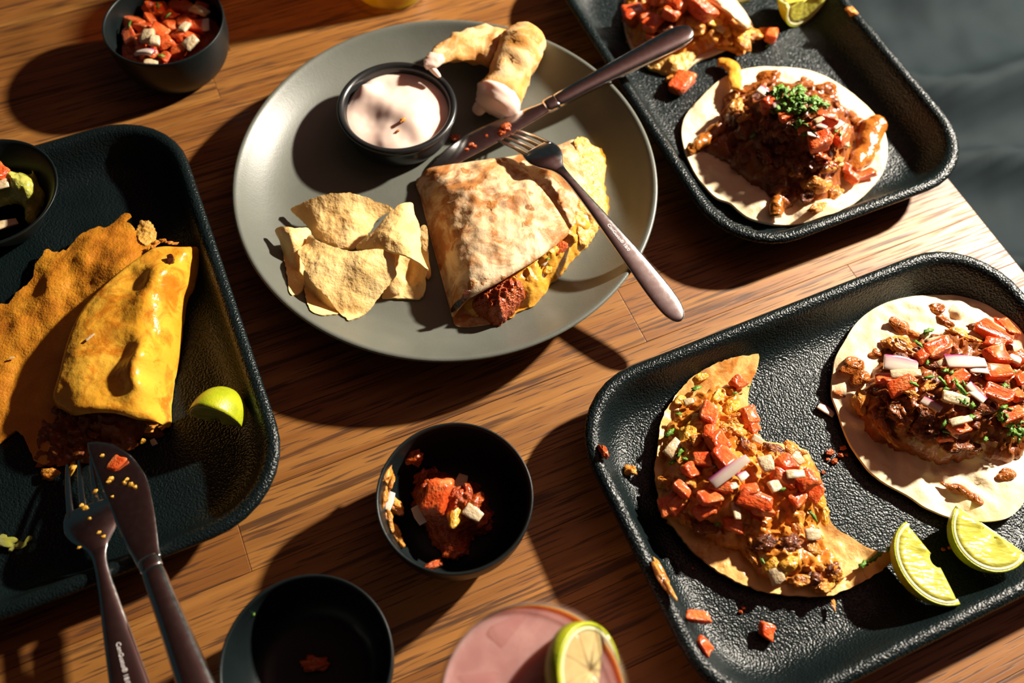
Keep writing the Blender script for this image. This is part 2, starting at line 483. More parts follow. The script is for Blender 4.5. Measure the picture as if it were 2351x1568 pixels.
def pulp_mat():
    m, nt, bs = new_mat('lime_pulp')
    v = objvec(nt)
    mp = nt.nodes.new('ShaderNodeMapping'); mp.inputs['Scale'].default_value = (110, 420, 420)
    nt.links.new(v, mp.inputs[0])
    f = noise_tex(nt, mp.outputs[0], 1.0, 3, 0.5, 0.3)
    nt.links.new(ramp(nt, f, [(0.3, (0.44, 0.40, 0.04)), (0.55, (0.58, 0.54, 0.09)), (0.8, (0.66, 0.62, 0.22))]), bs.inputs['Base Color'])
    setin(bs, Roughness=0.18); bs.inputs['Subsurface Weight'].default_value = 0.35
    bs.inputs['Subsurface Scale'].default_value = 0.005; bs.inputs['Subsurface Radius'].default_value = (1, 0.9, 0.3)
    b = nt.nodes.new('ShaderNodeBump'); setin(b, Strength=0.5, Distance=0.0015)
    nt.links.new(f, b.inputs['Height']); nt.links.new(b.outputs[0], bs.inputs['Normal'])
    return m
PULP = pulp_mat()
PULPTAN = food('soaked_lime_pulp', [(0.3, (0.44, 0.30, 0.12)), (0.7, (0.56, 0.42, 0.20))], 90, 0.3, [(300, 0.2, 0.001)], sss=0.3)
def clear_mat(name, tint, gloss_rough=0.03, fres=1.45, dens=None):
    """thin clear glass or a see-through drink: tinted transparency plus its sheen"""
    m = bpy.data.materials.new(name); m.use_nodes = True
    nt = m.node_tree
    for n in list(nt.nodes):
        if n.type == 'BSDF_PRINCIPLED': nt.nodes.remove(n)
    out = [n for n in nt.nodes if n.type == 'OUTPUT_MATERIAL'][0]
    tr = nt.nodes.new('ShaderNodeBsdfTransparent'); tr.inputs[0].default_value = c4(tint)
    gl = nt.nodes.new('ShaderNodeBsdfGlossy'); gl.inputs['Roughness'].default_value = gloss_rough
    lw = nt.nodes.new('ShaderNodeLayerWeight'); lw.inputs[0].default_value = 0.5
    pw_ = nt.nodes.new('ShaderNodeMath'); pw_.operation = 'POWER'; pw_.inputs[1].default_value = 4.0
    nt.links.new(lw.outputs['Facing'], pw_.inputs[0])
    fr = nt.nodes.new('ShaderNodeMath'); fr.operation = 'MULTIPLY_ADD'; fr.inputs[1].default_value = 0.7; fr.inputs[2].default_value = (fres - 1) * 0.09
    nt.links.new(pw_.outputs[0], fr.inputs[0])
    mx = nt.nodes.new('ShaderNodeMixShader')
    nt.links.new(fr.outputs[0], mx.inputs[0]); nt.links.new(tr.outputs[0], mx.inputs[1]); nt.links.new(gl.outputs[0], mx.inputs[2])
    last = mx.outputs[0]
    if dens:
        df = nt.nodes.new('ShaderNodeBsdfTranslucent'); df.inputs[0].default_value = c4(dens[1])
        d2 = nt.nodes.new('ShaderNodeBsdfDiffuse'); d2.inputs[0].default_value = c4(dens[1])
        m0 = nt.nodes.new('ShaderNodeMixShader'); m0.inputs[0].default_value = 0.5
        nt.links.new(df.outputs[0], m0.inputs[1]); nt.links.new(d2.outputs[0], m0.inputs[2])
        m2 = nt.nodes.new('ShaderNodeMixShader'); m2.inputs[0].default_value = dens[0]
        nt.links.new(last, m2.inputs[1]); nt.links.new(m0.outputs[0], m2.inputs[2]); last = m2.outputs[0]
    nt.links.new(last, out.inputs[0])
    return m
GLASS = clear_mat('clear_glass', (0.97, 0.98, 0.97))
BEER = clear_mat('amber_beer', (1.0, 0.58, 0.03), dens=(0.55, (0.62, 0.42, 0.010)))
PINK = food('cloudy_pink_drink', [(0.35, (0.44, 0.215, 0.195)), (0.6, (0.52, 0.275, 0.245)), (0.8, (0.60, 0.35, 0.30))], 45, 0.12, [(40, 0.12, 0.004)], sss=0.6, sss_r=(0.02,), dist=1.2)
ICE = clear_mat('ice', (0.985, 0.95, 0.95), 0.08, 1.2, dens=(0.12, (0.74, 0.42, 0.40)))
FABRIC, nt, bs = new_mat('dark_navy_upholstery')
v = objvec(nt)
nt.links.new(ramp(nt, noise_tex(nt, v, 700, 3), [(0.3, (0.0085, 0.0140, 0.0165)), (0.75, (0.0115, 0.0180, 0.0205))]), bs.inputs['Base Color'])
setin(bs, Roughness=0.75); bs.inputs['Specular IOR Level'].default_value = 0.12
bumps(nt, bs, v, [(1500, 0.3, 0.001)])
FLOORM = food('brown_floor_boards', [(0.3, (0.10, 0.045, 0.02)), (0.7, (0.16, 0.075, 0.032))], 6, 0.5)
CEILM = food('added_ceiling_red', [(0.3, (0.036, 0.0065, 0.0055)), (0.7, (0.042, 0.0078, 0.0065))], 3, 0.7)  # red of the added overhead surface, meant for reflections in the cutlery

# ------------------------------------------------------------------ the setting
def box(name, c, s, mat, parent=None, bevel=0.0, rotz=0.0):
    bm = bmesh.new()
    bmesh.ops.create_cube(bm, size=1)
    for vtx in bm.verts: vtx.co = Vector((vtx.co.x * s[0], vtx.co.y * s[1], vtx.co.z * s[2]))
    if bevel: bmesh.ops.bevel(bm, geom=list(bm.edges), offset=bevel, segments=2, affect='EDGES', profile=0.6)
    me = bpy.data.meshes.new(name); bm.to_mesh(me); bm.free(); me.materials.append(mat)
    return obj(name, me, parent, Vector(c), (0, 0, rotz))
fl = box('floor', ge(0.3, 0.4, -0.765), (6, 6, 0.04), FLOORM, rotz=TH); tag(fl, 'brown floor under the table', kind='structure')
ce = box('added_ceiling', ge(0.1, 0.2, 1.75), (4.4, 4.4, 0.06), CEILM, rotz=TH); tag(ce, 'unseen dark red surface overhead, added for red reflections in the cutlery', kind='structure')  # out of view, added so the steel reflects dark red

table = thing('table', ge(-0.05, 0.42, -0.745), 'wooden table top of oak staves in warm brown tones', 'table')
ROWW = 0.0475
random.seed(21)
for r in range(-9, 20):
    e0 = 0.2168 + r * ROWW
    joints = []
    g = -0.92 - random.random() * 0.4
    fixed = {0: [0.2176], -1: [0.3876], 8: [0.02]}.get(r)
    if fixed:
        for fj in fixed: joints += [fj - 0.47, fj, ]
    else:
        while g < 0.45:
            g += 0.38 + random.random() * 0.3
            if -0.9 < g < 0.40: joints.append(g)
    edges = [-0.95] + sorted(j for j in joints if -0.9 < j < 0.47) + [0.5085]
    for a, b in zip(edges, edges[1:]):
        box('stave', ge((a + b) / 2, e0 + ROWW / 2, -0.015 + random.uniform(-0.00012, 0.0)), (b - a - 0.0002, ROWW - 0.0002, 0.030), WOOD, table, 0.0004, TH)
for sg in (-0.75, 0.36):
    for se in (-0.12, 1.0):
        box('leg', ge(sg, se, -0.3877), (0.07, 0.07, 0.714), WOOD, table, 0.004, TH)
for sg in (-0.75, 0.36):
    box('apron', ge(sg, 0.44, -0.065), (0.025, 1.04, 0.07), WOOD, table, 0.002, TH)

# upholstered bench beside the end of the table
bench = thing('bench', ge(0.83, 0.45, -0.745), 'dark navy upholstered bench with creased seat beyond the table edge', 'bench')
def fold(x, y):
    g = x * GV.x + y * GV.y; e = x * EV.x + y * EV.y
    z = -0.27
    for e0, w_, am in ((0.60, 0.030, 0.050), (0.47, 0.022, 0.036), (0.335, 0.022, 0.040), (0.20, 0.020, 0.030), (0.80, 0.05, 0.05)):
        d_ = e - (e0 - 0.55 * (g - 0.55) + 0.5 * (g - 0.55) ** 2 + 0.012 * math.sin(14 * g + 20 * e0))
        z += am * math.exp(-(d_ / w_) ** 2) * min(1.0, 0.35 + 2.2 * abs(g - 0.47))
    z += 0.012 * fbm((x, y, 2.0), 9, 3)
    return z
bv, bf = [], []
NG, NE = 70, 150
for i in range(NG + 1):
    for j in range(NE + 1):
        g = 0.50 + 0.62 * i / NG; e = -0.35 + 1.75 * j / NE
        p = ge(g, e); z = fold(p.x, p.y)
        ed = min(i, NG - i) / 5.0
        if ed < 1: z -= 0.03 * (1 - ed) ** 2
        bv.append((p.x, p.y, z))
for i in range(NG):
    for j in range(NE):
        k = i * (NE + 1) + j
        bf.append((k, k + NE + 1, k + NE + 2, k + 1))
nb = len(bv)
rim_i = [i * (NE + 1) for i in range(NG + 1)] + [NG * (NE + 1) + j for j in range(1, NE + 1)] + [i * (NE + 1) + NE for i in range(NG - 1, -1, -1)] + [j for j in range(NE - 1, 0, -1)]
for k in rim_i: bv.append((bv[k][0], bv[k][1], -0.42))
for q in range(len(rim_i)):
    q2 = (q + 1) % len(rim_i)
    bf.append((rim_i[q], rim_i[q2], nb + q2, nb + q))
bf.append(tuple(nb + q for q in range(len(rim_i))))
obj('seat_cushion', fix(mesh('seat_cushion', bv, bf, FABRIC)), bench)
box('base', ge(0.81, 0.525, -0.5825), (0.56, 1.65, 0.325), FABRIC, bench, 0.01, TH)

# ------------------------------------------------------------------ vessels
TA, TB = 0.2255, 0.337
def rrect(hx, hy, r, z, n=9, wob=0.0):
    out = []
    for cx, cy, a0 in ((hx - r, hy - r, 0), (-hx + r, hy - r, 90), (-hx + r, -hy + r, 180), (hx - r, -hy + r, 270)):
        for k in range(n):
            a = R(a0 + 90 * k / (n - 1))
            out.append(Vector((cx + r * math.cos(a), cy + r * math.sin(a), z)))
    # extra points on the straight sides
    res = []
    for i, p in enumerate(out):
        res.append(p)
        q = out[(i + 1) % len(out)]
        if (q - p).length > 0.05:
            for k in range(1, 6): res.append(p.lerp(q, k / 6))
    return res
def tray_mesh():
    prof = [(0.060, 0.0012), (0.030, 0.0010), (0.0245, 0.0016), (0.0205, 0.0045), (0.0165, 0.012), (0.0125, 0.022), (0.0075, 0.0262),
            (0.0020, 0.0265), (0.0003, 0.0280), (0.0002, 0.0298), (0.0015, 0.0314), (0.0040, 0.0322), (0.0068, 0.0318), (0.0092, 0.0300),
            (0.0112, 0.0262), (0.0145, 0.0190), (0.0190, 0.0120), (0.0250, 0.0080), (0.0320, 0.0064), (0.042, 0.0060), (0.060, 0.0060)]
    rings = [rrect(TA / 2 - i, TB / 2 - i, max(0.056 - i * 0.85, 0.012), z) for i, z in prof]
    return rings_mesh('serving_tray', rings, TRAY)
TM = tray_mesh()
def tray(gc, ec, rot, label):
    o = obj('serving_tray', TM, None, ge(gc, ec, 0.0), (0, 0, TH + rot))
    return tag(o, label, 'tray', 'black cast serving trays')
tray(0.2915 + TA / 2, 0.237 + TB / 2, 0, 'black cast serving tray with a heaped taco, at the table edge beside the bench')
tray(0.1325 + TB / 2, 0.1935 - TA / 2, R(90), 'black pebbled serving tray with a bitten taco and a whole one')
tray(-0.038 - TA / 2, 0.525 - TB / 2, R(0), 'black serving tray with a golden folded quesadilla and a guacamole bowl')
FLOOR_T = 0.0062
TRAYS = [(0.2915 + TA / 2, 0.237 + TB / 2, 0), (0.1325 + TB / 2, 0.1935 - TA / 2, 1), (-0.038 - TA / 2, 0.525 - TB / 2, 0)]
def tray_z(x, y):
    """height of the trays' inner surface"""
    g = x * GV.x + y * GV.y; e = x * EV.x + y * EV.y
    for gc, ec, turned in TRAYS:
        p, q = abs(g - gc), abs(e - ec)
        hx, hy = (TB / 2, TA / 2) if turned else (TA / 2, TB / 2)
        a_, b_ = p - (hx - 0.056), q - (hy - 0.056)
        ins = 0.056 - (math.hypot(max(a_, 0), max(b_, 0)) + min(max(a_, b_), 0))
        if ins > 0:
            return 0.0002 + float(np.interp(ins, [0, 0.0015, 0.004, 0.0068, 0.0092, 0.0112, 0.0145, 0.019, 0.025, 0.032, 0.042], [0.0298, 0.0314, 0.0322, 0.0318, 0.0300, 0.0262, 0.0190, 0.0120, 0.0080, 0.0064, 0.0060]))
    return 0.0

plate = obj('dinner_plate', lathe('dinner_plate', [(0, 0.004), (0.078, 0.004), (0.082, 0.0008), (0.086, 0.0), (0.090, 0.002), (0.098, 0.0065), (0.122, 0.0135),
    (0.142, 0.024), (0.1515, 0.0325), (0.1541, 0.0352), (0.1539, 0.0366), (0.1522, 0.0371), (0.1500, 0.0358), (0.1440, 0.0300), (0.133, 0.0213), (0.120, 0.0152),
    (0.105, 0.0126), (0.085, 0.0120), (0, 0.0120)], PLATE, 160), None, (-0.0558, 0.4015, 0))
tag(plate, 'large sage grey stoneware plate with a curved rim', 'plate')
ZP = 0.0122
def plate_z(x, y):
    r = math.hypot(x + 0.0558, y - 0.4015)
    return float(np.interp(r, [0, 0.105, 0.12, 0.133, 0.144, 0.150, 0.1535], [0.012, 0.0126, 0.0152, 0.0213, 0.030, 0.0358, 0.0372]))

BM = lathe('sauce_bowl', [(0, 0.0012), (0.026, 0.0010), (0.029, 0.0), (0.0305, 0.0012), (0.0365, 0.0075), (0.0420, 0.0165), (0.0452, 0.028), (0.0463, 0.040), (0.0465, 0.0470),
    (0.0459, 0.0481), (0.0449, 0.0478), (0.0443, 0.0460), (0.0438, 0.039), (0.0426, 0.028), (0.0392, 0.0170), (0.0330, 0.0085), (0.0240, 0.0052), (0, 0.0045)], BOWL, 112)
def bowl(x, y, z, label):
    o = obj('sauce_bowl', BM, None, (x, y, z)); return tag(o, label, 'bowl', 'small black sauce bowls')
BS = (-0.0275, 0.1553); BB = (-0.0987, 0.0582); BPC = (-0.2887, 0.5198); BG = (-0.3690, 0.3490)
bowl(*BS, 0, 'small black bowl with leftover chunky red salsa')
bowl(*BB, 0, 'nearly empty small black bowl next to the pink drink')
bowl(*BPC, 0, 'small black bowl filled with diced tomato pico')
GBM = lathe('dip_bowl', [(0, 0.0012), (0.0150, 0.0010), (0.0165, 0.0), (0.0180, 0.0012), (0.0235, 0.0080), (0.0312, 0.0190), (0.0375, 0.0290), (0.0440, 0.0378), (0.0464, 0.0402),
    (0.0462, 0.0410), (0.0450, 0.0408), (0.0428, 0.0388), (0.0358, 0.0292), (0.0292, 0.0190), (0.0215, 0.0088), (0.0150, 0.0050), (0, 0.0045)], BOWL, 112)
tag(obj('dip_bowl', GBM, None, (BG[0], BG[1], FLOOR_T)), 'tapered black bowl of guacamole standing on a tray', 'bowl')
def bowl_in(r):     # inner wall height of a sauce bowl
    return float(np.interp(r, [0, 0.024, 0.033, 0.0392, 0.0426, 0.0438, 0.0443], [0.0045, 0.0052, 0.0085, 0.017, 0.028, 0.039, 0.046]))

RC = (-0.0990, 0.4578)
rk = obj('ramekin', lathe('ramekin', [(0, 0.0012), (0.030, 0.001), (0.034, 0.0), (0.0365, 0.0015), (0.0400, 0.0065), (0.0418, 0.0140), (0.0424, 0.0205), (0.0440, 0.0226),
    (0.0453, 0.0248), (0.0452, 0.0270), (0.0436, 0.0283), (0.0415, 0.0280), (0.0398, 0.0262), (0.0389, 0.0225), (0.0383, 0.0140), (0.0360, 0.0070), (0.030, 0.0050), (0, 0.0045)], RAMEKIN, 128), None, (RC[0], RC[1], ZP))
tag(rk, 'black glazed ramekin with a thick rim standing on the grey plate', 'ramekin')

# pink drink
GX = (0.0230, 0.0437)
gl = thing('drinking_glass', (GX[0], GX[1], 0), 'clear tumbler holding a cloudy pink drink with lime', 'glass')
obj('glass_wall', lathe('glass_wall', [(0, 0.0), (0.036, 0.0), (0.039, 0.002), (0.0405, 0.010), (0.0440, 0.050), (0.0470, 0.0885), (0.0475, 0.0900), (0.0472, 0.0910), (0.0462, 0.0912),
    (0.0455, 0.0900), (0.0425, 0.050), (0.0388, 0.012), (0.035, 0.008), (0, 0.008)], GLASS, 112), gl, (GX[0], GX[1], 0))
obj('pink_drink', lathe('pink_drink', [(0, 0.0083), (0.0345, 0.0083), (0.0384, 0.013), (0.0420, 0.050), (0.0450, 0.0865), (0.0449, 0.0882), (0.041, 0.0876), (0, 0.0875)], PINK, 96), gl, (GX[0], GX[1], 0))
def ice_cube(px, py, s, z, rot):
    bm = bmesh.new(); bmesh.ops.create_cube(bm, size=1)
    bmesh.ops.bevel(bm, geom=list(bm.edges), offset=0.14, segments=3, affect='EDGES', profile=0.6)
    me = bpy.data.meshes.new('ice_cube'); bm.to_mesh(me); bm.free(); me.materials.append(ICE)
    for p in me.polygons: p.use_smooth = True
    o = obj('ice_cube', me, None, at(px, py, z), rot, (s, s * 0.9, s * 0.7))
    return tag(o, 'melting ice cube floating in the pink drink', 'ice cube', 'ice cubes in the pink drink')
ice_cube(1178, 1462, 0.022, 0.0795, (0.25, 0.12, 0.5))
ice_cube(1104, 1548, 0.022, 0.0795, (-0.15, 0.22, 1.1))
ice_cube(1222, 1602, 0.021, 0.0795, (0.1, -0.2, 0.2))

# beer glass at the far side
bx, by = -0.1283, 0.6286
bg = thing('beer_glass', (bx, by, 0), 'glass of yellow beer standing behind the grey plate', 'glass')
obj('glass_wall', lathe('glass_wall', [(0, 0.0), (0.029, 0.0), (0.0322, 0.0015), (0.0330, 0.006), (0.0345, 0.05), (0.0375, 0.140), (0.0378, 0.1415), (0.0368, 0.1420), (0.0358, 0.140),
    (0.0327, 0.05), (0.0314, 0.008), (0.029, 0.0042), (0, 0.004)], GLASS, 96), bg, (bx, by, 0))
obj('beer', lathe('beer', [(0, 0.0043), (0.0288, 0.0045), (0.0311, 0.0085), (0.0324, 0.05), (0.0350, 0.120), (0.0346, 0.1222), (0, 0.1218)], BEER, 96), bg, (bx, by, 0))

# ------------------------------------------------------------------ small food pieces (unit meshes, shared)
def dice_mesh(name, mat, seed, k=1.0, sub=2):
    rnd = random.Random(seed)
    bm = bmesh.new(); bmesh.ops.create_cube(bm, size=1)
    for vtx in bm.verts:
        vtx.co += Vector([rnd.uniform(-0.17, 0.17) * k for _ in range(3)])
    bmesh.ops.bevel(bm, geom=list(bm.edges), offset=0.20, segments=3, affect='EDGES', profile=0.55)
    bmesh.ops.subdivide_edges(bm, edges=[e for e in bm.edges if e.calc_length() > 0.4], cuts=2, use_grid_fill=True)
    for vtx in bm.verts:
        vtx.co += vtx.co.normalized() * fbm(vtx.co + Vector((seed * 5.3, 0, 0)), 2.2, 2) * 0.10
    me = bpy.data.meshes.new(name); bm.to_mesh(me); bm.free(); me.materials.append(mat)
    for p in me.polygons: p.use_smooth = True
    return me
def blob_mesh(name, mat, seed, amp=0.35, sc=1.3, sub=3, oct_=3):
    bm = bmesh.new(); bmesh.ops.create_icosphere(bm, subdivisions=sub, radius=0.5)
    for vtx in bm.verts:
        n = vtx.co.normalized()
        vtx.co += n * (fbm(n + Vector((seed * 7.1, seed * 1.3, 0)), sc, oct_) * amp)
    me = bpy.data.meshes.new(name); bm.to_mesh(me); bm.free(); me.materials.append(mat)
    for p in me.polygons: p.use_smooth = True
    return me
def slab_mesh(name, mat, seed, bend=0.5):
    rnd = random.Random(seed); nx, ny = 8, 5
    vs, fs = [], []
    tap = rnd.uniform(0.55, 1.0); sk = rnd.uniform(-0.25, 0.25)
    for top in (1, -1):
        for i in range(nx + 1):
            for j in range(ny + 1):
                x = i / nx - 0.5; y = (j / ny - 0.5) * (1 if x < 0 else 1 - (1 - tap) * 2 * x) + sk * x
                z = bend * (0.25 - x * x) + top * 0.5 * (0.9 if 0 < j < ny and 0 < i < nx else 0.6)
                vs.append((x, y, z + rnd.uniform(-0.03, 0.03)))
    M_ = (nx + 1) * (ny + 1)
    ix = lambda i, j: i * (ny + 1) + j
    for i in range(nx):
        for j in range(ny):
            a, b, c, d = ix(i, j), ix(i + 1, j), ix(i + 1, j + 1), ix(i, j + 1)
            fs += [(a, b, c, d), (M_ + d, M_ + c, M_ + b, M_ + a)]
    rim = [ix(i, 0) for i in range(nx + 1)] + [ix(nx, j) for j in range(1, ny + 1)] + [ix(i, ny) for i in range(nx - 1, -1, -1)] + [ix(0, j) for j in range(ny - 1, 0, -1)]
    for k in range(len(rim)):
        a, b = rim[k], rim[(k + 1) % len(rim)]
        fs.append((b, a, M_ + a, M_ + b))
    return fix(mesh(name, vs, fs, mat))
def leaf_mesh(name, mat, seed):
    rnd = random.Random(seed); n = 14
    vs = [(0, 0, 0.10)]
    for k in range(n):
        a = 2 * math.pi * k / n
        r = 0.5 * (0.75 + 0.25 * (k % 2)) * rnd.uniform(0.75, 1.1)
        x, y = r * math.cos(a), 0.62 * r * math.sin(a)
        vs.append((x, y, 0.5 * y * y - 0.25 * x * x + rnd.uniform(-0.05, 0.05)))
    m = len(vs)
    vs += [(x, y, z - 0.035) for x, y, z in vs]
    fs = []
    for k in range(n):
        a, b = 1 + k, 1 + (k + 1) % n
        fs += [(0, a, b), (m, m + b, m + a), (a, m + a, m + b, b)]
    return fix(mesh(name, vs, fs, mat))
# the same foods for single pieces, whose meshes are one unit long
PMEAT = food('braised_meat_piece', [(0.28, (0.075, 0.015, 0.003)), (0.5, (0.19, 0.046, 0.008)), (0.72, (0.36, 0.115, 0.020))], 1.6, 0.2, [(3, 0.35, 0.08), (9, 0.25, 0.04)], rnd=True, sss=0.05)
PSAUCE = food('adobo_sauce_piece', [(0.3, (0.24, 0.056, 0.007)), (0.55, (0.34, 0.092, 0.012)), (0.8, (0.46, 0.16, 0.03))], 1.4, 0.16, [(3, 0.3, 0.08)], rnd=True, sss=0.1)
PCHICK = food('stewed_chicken_piece', [(0.28, (0.42, 0.105, 0.011)), (0.5, (0.62, 0.225, 0.026)), (0.72, (0.76, 0.40, 0.075))], 1.6, 0.18, [(3, 0.35, 0.08), (8, 0.2, 0.04)], rnd=True, sss=0.1)
PSALSA = food('red_salsa_piece', [(0.3, (0.28, 0.034, 0.005)), (0.5, (0.44, 0.070, 0.010)), (0.75, (0.56, 0.13, 0.022))], 2.0, 0.16, [(4, 0.35, 0.07)], rnd=True, sss=0.1)
PCHEESE = food('cheese_piece', [(0.3, (0.62, 0.28, 0.022)), (0.55, (0.72, 0.38, 0.045)), (0.75, (0.78, 0.48, 0.10))], 1.5, 0.22, [(4, 0.3, 0.06)], rnd=True, sss=0.2)
K = {
    'tomato': [dice_mesh('tomato_dice', TOMATO, i, 1.3) for i in range(6)],
    'onion': [slab_mesh('onion_piece', ONION, i, 0.9) for i in range(5)],
    'white': [slab_mesh('white_onion_piece', WHITEONION, i + 9, 0.6) for i in range(4)],
    'leaf': [leaf_mesh('cilantro_leaf', LEAF, i) for i in range(6)],
    'meat': [blob_mesh('meat_chunk', PMEAT, i, 0.34, 1.1, 3, 2) for i in range(7)],
    'sauce': [blob_mesh('sauce_drop', PSAUCE, i + 20, 0.30, 0.95, 3, 1) for i in range(5)],
    'chicken': [blob_mesh('chicken_shred', PCHICK, i + 40, 0.34, 1.1, 3, 2) for i in range(6)],
    'salsa': [blob_mesh('salsa_lump', PSALSA, i + 60, 0.34, 1.4, 3, 2) for i in range(5)],
    'corn': [blob_mesh('cheese_bit', PCHEESE, i + 80, 0.30, 1.1, 3, 1) for i in range(3)],
}
PIECE = {'tomato': 'tomato_dice', 'onion': 'onion_piece', 'white': 'onion_piece', 'leaf': 'cilantro_leaf', 'meat': 'meat_chunk',
         'sauce': 'sauce_drop', 'chicken': 'chicken_shred', 'salsa': 'salsa_lump', 'corn': 'cheese_bit'}
RND = random.Random(99)
def piece(kind, px, py, lpx, wpx, ang, z, parent=None, tilt=None, hk=None, name=None):
    """one small piece centred on a photo pixel, resting at height z (number or function of x, y)"""
    zz = z
    if callable(z):
        zz = 0.02
        for _ in range(14):
            p = at(px, py, zz); zz = 0.5 * zz + 0.5 * z(p.x, p.y)
    mpp = px_size(px, py, zz)
    l, w = lpx * mpp, wpx * mpp
    h = (hk if hk is not None else {'tomato': 0.75, 'onion': 0.30, 'white': 0.42, 'leaf': 1.0, 'sauce': 0.7}.get(kind, 0.7))
    hgt = w * h if kind != 'leaf' else l
    lift = {'tomato': 0.25, 'onion': 0.30, 'white': 0.3, 'leaf': 0.02}.get(kind, 0.12) * (hgt if kind != 'leaf' else 0.05 * l)
    c = at(px, py, zz + lift)
    t = tilt if tilt is not None else (RND.uniform(-0.3, 0.3), RND.uniform(-0.3, 0.3))
    me = RND.choice(K[kind])
    return obj(name or PIECE[kind], me, parent, c, (t[0], t[1], heading(px, py, ang, zz)), (l, w, hgt))
def lying(o, zfloor):
    """lower or raise a piece so that it just touches zfloor (a height or a function of x, y)"""
    m = o.matrix_basis
    f = zfloor if callable(zfloor) else (lambda x, y: zfloor)
    o.location.z += max(f(p.x, p.y) - p.z for p in (m @ vtx.co for vtx in o.data.vertices)) - 0.0002
    return o

# ------------------------------------------------------------------ cutlery
def strip(name, st, mat, parent, M, nseg=16, pw=2.6):
    """stations (x, yc, half width, zc, half thickness, camber): a flat bar of changing width"""
    st = [Vector(s) if False else s for s in st]
    rows = catmull([tuple(s[:3]) for s in st], 5); rows2 = catmull([tuple(s[3:6]) for s in st], 5)
    rings = []
    for a, b in zip(rows, rows2):
        ring = []
        for k in range(nseg):
            t = 2 * math.pi * k / nseg
            cx, sy = math.cos(t), math.sin(t)
            yy = abs(cx) ** (2 / pw) * (1 if cx >= 0 else -1); zz = abs(sy) ** (2 / pw) * (1 if sy >= 0 else -1)
            y = a[1] + max(a[2], 1e-4) * yy
            z = b[0] + max(b[1], 1e-4) * zz + b[2] * (1 - yy * yy)
            ring.append(M @ Vector((a[0], y, z)))
        rings.append(ring)
    return obj(name, rings_mesh(name, rings, mat), parent)
def frame(T, E, roll=0.0):
    x = (E - T).normalized()
    y = Vector((0, 0, 1)).cross(x).normalized(); z = x.cross(y)
    M = Matrix((( x.x, y.x, z.x, T.x), (x.y, y.y, z.y, T.y), (x.z, y.z, z.z, T.z), (0, 0, 0, 1)))
    return M @ Matrix.Rotation(roll, 4, 'X'), (E - T).length
def engraving(M, x0, size, parent, z):
    cu = bpy.data.curves.new('engraving', 'FONT')
    cu.body = 'ConGusto\u00ae 18/0'; cu.size = size; cu.align_x = 'LEFT'; cu.align_y = 'CENTER'
    cu.extrude = 0.00012; cu.resolution_u = 3
    tmp = bpy.data.objects.new('engraving', cu); COL.objects.link(tmp)
    bpy.context.view_layer.update()
    me = bpy.data.meshes.new_from_object(tmp.evaluated_get(bpy.context.evaluated_depsgraph_get()))
    bpy.data.objects.remove(tmp)
    me.name = 'engraving'; me.materials.clear(); me.materials.append(ENGRAVE)
    me.transform(M @ Matrix.Translation((x0, 0, z)))
    o = obj('engraving', me, parent); o['label'] = 'small etched lettering'
    return o
def fork(T, E, label, arch, roll=0.0, text_x=0.115, wk=1.0, hs=1.0):
    f = thing('dinner_fork', T, label, 'fork')
    M, L = frame(T, E, roll)
    k = L / 0.20
    X = lambda x: x * hs if x < 0.078 else 0.078 * hs + (x - 0.078) * (0.2 - 0.078 * hs) / 0.122
    zc = lambda x: arch * float(np.interp(x / k, [X(t_) for t_ in (0, 0.02, 0.045, 0.065, 0.085, 0.12, 0.16, 0.20)], [0, 0.45, 0.86, 0.98, 1.0, 0.78, 0.42, 0.0]))
    for i in range(4):
        y = (i - 1.5) * 0.0062 * wk
        spread = lambda x: y * (0.93 + 0.07 * min(x / (0.03 * k), 1))
        strip('tine', [(X(x) * k, spread(X(x) * k), hw, zc(X(x) * k) + 0.0012, ht, 0) for x, hw, ht in
              ((0.0, 0.0005, 0.0004), (0.002, 0.0010, 0.0006), (0.010, 0.0015, 0.0008), (0.025, 0.0019, 0.0010), (0.040, 0.0022, 0.0011), (0.0465, 0.0024, 0.0011))], STEEL, f, M, 10)
    strip('head', [(X(x) * k, 0, hw * wk, zc(X(x) * k) + 0.0010, 0.0011, cam_) for x, hw, cam_ in
          ((0.0415, 0.0112, 0.0), (0.0430, 0.0120, 0.0004), (0.049, 0.0132, 0.0012), (0.056, 0.0132, 0.0018), (0.063, 0.0112, 0.0018), (0.069, 0.0078, 0.0012), (0.074, 0.0050, 0.0006), (0.078, 0.0040, 0.0003))], STEEL, f, M, 24)
    h = strip('handle', [(X(x) * k, 0, hw * wk, zc(X(x) * k) + 0.0010, ht, 0.0003) for x, hw, ht in
          ((0.0745, 0.0046, 0.0012), (0.082, 0.0034, 0.0017), (0.092, 0.0033, 0.0019), (0.110, 0.0043, 0.0018), (0.130, 0.0058, 0.0017), (0.155, 0.0076, 0.0016),
           (0.175, 0.0087, 0.0015), (0.188, 0.0084, 0.0014), (0.195, 0.0066, 0.0013), (0.1988, 0.0036, 0.0011), (0.2, 0.0008, 0.0008))], STEEL, f, M, 20, 2.4)
    xm = (text_x + 0.012) * k
    slope = math.atan2(zc(xm + 0.005) - zc(xm - 0.005), 0.01)
    engraving(M @ Matrix.Translation((text_x * k, 0, zc(text_x * k))) @ Matrix.Rotation(-slope, 4, 'Y'), 0, 0.0034, h, 0.0032)
    return f
